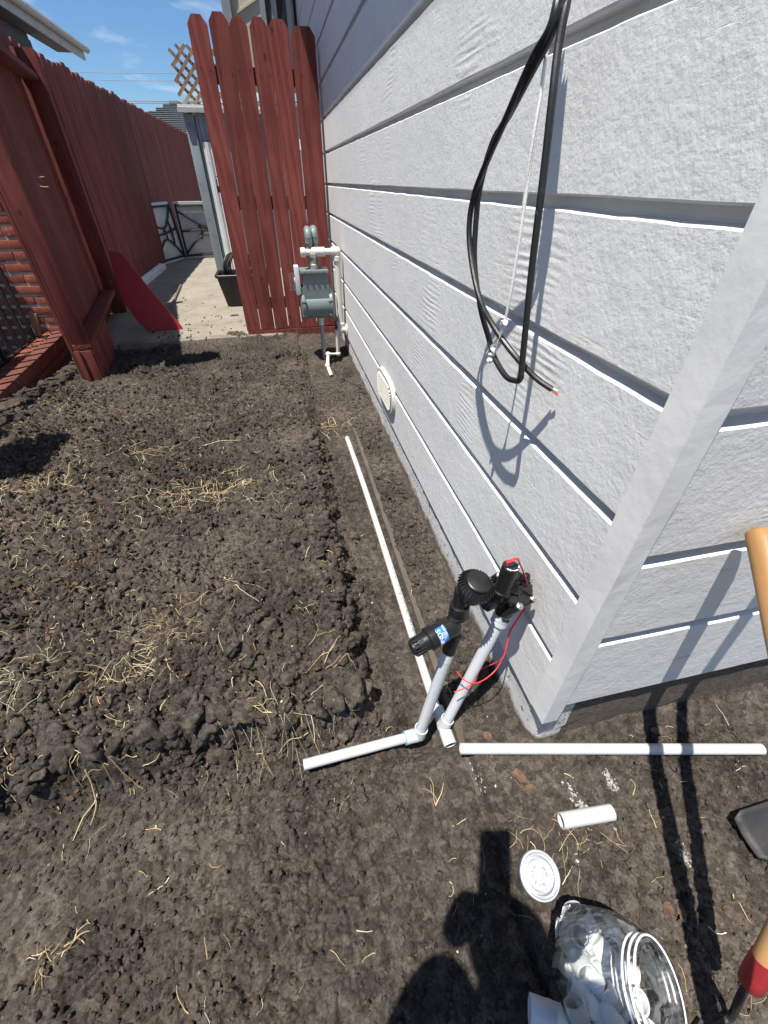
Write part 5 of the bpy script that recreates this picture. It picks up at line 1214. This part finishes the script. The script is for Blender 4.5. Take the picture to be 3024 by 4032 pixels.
c0, c1, c2 = atz(2868, 3200, .060), atz(3035, 3145, .07), atz(3010, 3345, .045)
ux = (c1 - c0).normalized(); vx = (c2 - c0); vx = (vx - ux * vx.dot(ux)); BWd = vx.length; vx.normalize(); nz = ux.cross(vx); nz = nz if nz.z > 0 else -nz
b = MB(); NX, NYb = 14, 10; vs = []
for i in range(NX):
    for j in range(NYb):
        s = i / (NX - 1) * .30; w = (j / (NYb - 1)) ; wv = w * BWd * 1.25; r_ = .02 * (1 - min(1, i / 2.0)) * (1 if j in (0, NYb - 1) else 0)
        vs.append(c0 + ux * (s + r_) + vx * (wv) + nz * (.012 * ((w - .5) * 2) ** 2) + Vector((0, 0, -.02 * s)))
b.add(vs, [(i * NYb + j, (i + 1) * NYb + j, (i + 1) * NYb + j + 1, i * NYb + j + 1) for i in range(NX - 1) for j in range(NYb - 1)], True)
o = b.build('blade', BLADE, sp_, 60); md = o.modifiers.new('thickness', 'SOLIDIFY'); md.thickness = .0025
flat_text('GRADE', .012, c0 + ux * .118 + vx * .05 + nz * .006 + Vector((0, 0, .004)), ux * .4 + vx * .9, vx * -.4 + ux * .9, 'stamped_text', WINK, o) if False else None
hs0 = c0 + ux * .30 + vx * BWd * .6 - Vector((0, 0, .006)); b = MB(); b.tube([hs0 - ux * .02, hs0 + ux * .1, hs0 + ux * .9 + Vector((0, 0, .03))], .016, 12); b.build('handle', HANDLE, sp_)

# ------------------------------------------------------------------ the photographer, standing behind the camera: only the shadow shows
per = thing('person', 'person in dark clothes holding a phone out with both hands behind the camera', 'person')
SKIN = simple('skin', (.45, .26, .18), .6); CLOTH = simple('dark_cloth', (.04, .045, .06), .9)
def cc(r, u, w): return CAMP + cR * r + cU * u + cF * w
b = MB(); FpM = Matrix((cR, cU, -cF)).transposed(); b.box(cc(-.018, -.040, -.016), (.072, .150, .008), FpM, bev=.003); ph = b.build('phone', BLKM); tag(ph, 'black phone held up to take the photograph', 'phone')
hips = Vector((-.06, -.52, .92)); 
def skin_body(name, joints, bones, m, parent, root, sub=2):
    me = bpy.data.meshes.new(name); me.from_pydata([j[0] for j in joints], bones, []); o = bpy.data.objects.new(name, me); COL.objects.link(o); o.parent = parent; me.materials.append(m)
    o.modifiers.new('skin', 'SKIN'); me.skin_vertices.new() if not me.skin_vertices else None
    sv = me.skin_vertices[0].data
    for i, j in enumerate(joints): sv[i].radius = (j[1], j[1] * (j[2] if len(j) > 2 else 1)); sv[i].use_root = (i == root)
    sb = o.modifiers.new('sub', 'SUBSURF'); sb.levels = sub; sb.render_levels = sub; return o
lh = cc(-.115, -.185, -.03); rh = cc(.035, -.205, -.03); le_ = cc(-.140, -.325, -.10); re_ = cc(.065, -.39, -.11)
ls, rs_ = Vector((-.27, -.32, 1.29)), Vector((.05, -.33, 1.29))
J = [(hips, .15, .8), (Vector((-.14, -.38, 1.08)), .20, .9), (Vector((-.20, -.30, 1.25)), .20, .75), (Vector((-.12, -.27, 1.39)), .062), (Vector((-.13, -.225, 1.46)), .092), (Vector((-.14, -.19, 1.54)), .09),
     (ls, .065), (le_, .125), (lh, .042), (rs_, .075), (re_, .125), (rh, .042),
     (Vector((-.16, -.52, .84)), .095), (Vector((-.17, -.49, .48)), .062), (Vector((-.18, -.53, .10)), .045), (Vector((-.19, -.40, .06)), .045),
     (Vector((.04, -.52, .84)), .095), (Vector((.05, -.49, .48)), .062), (Vector((.06, -.53, .10)), .045), (Vector((.07, -.40, .06)), .045)]
BN = [(0, 1), (1, 2), (2, 3), (3, 4), (4, 5), (2, 6), (6, 7), (7, 8), (2, 9), (9, 10), (10, 11), (0, 12), (12, 13), (13, 14), (14, 15), (0, 16), (16, 17), (17, 18), (18, 19)]
skin_body('body', J, BN, CLOTH, per, 0)
for nm, base, s in (('left_hand', lh, 1), ('right_hand', rh, -1)):
    jj = [(base, .030), (base + cU * .04 + cR * s * .012, .034, .6)]; bn = [(0, 1)]
    for k in range(4):
        r0 = base + cU * (.045 + .016 * k) + cR * s * .026; i = len(jj); jj += [(r0, .009), (r0 + cR * s * .028 + cF * -.012, .0088), (r0 + cR * s * .045 - cF * .002, .008)]; bn += [(1, i), (i, i + 1), (i + 1, i + 2)]
    i = len(jj); jj += [(base + cU * .03 + cR * s * .03 - cF * .02, .011), (base + cU * .07 + cR * s * .045 - cF * .026, .009)]; bn += [(1, i), (i, i + 1)]
    skin_body('hand', jj, bn, SKIN, per, 0)
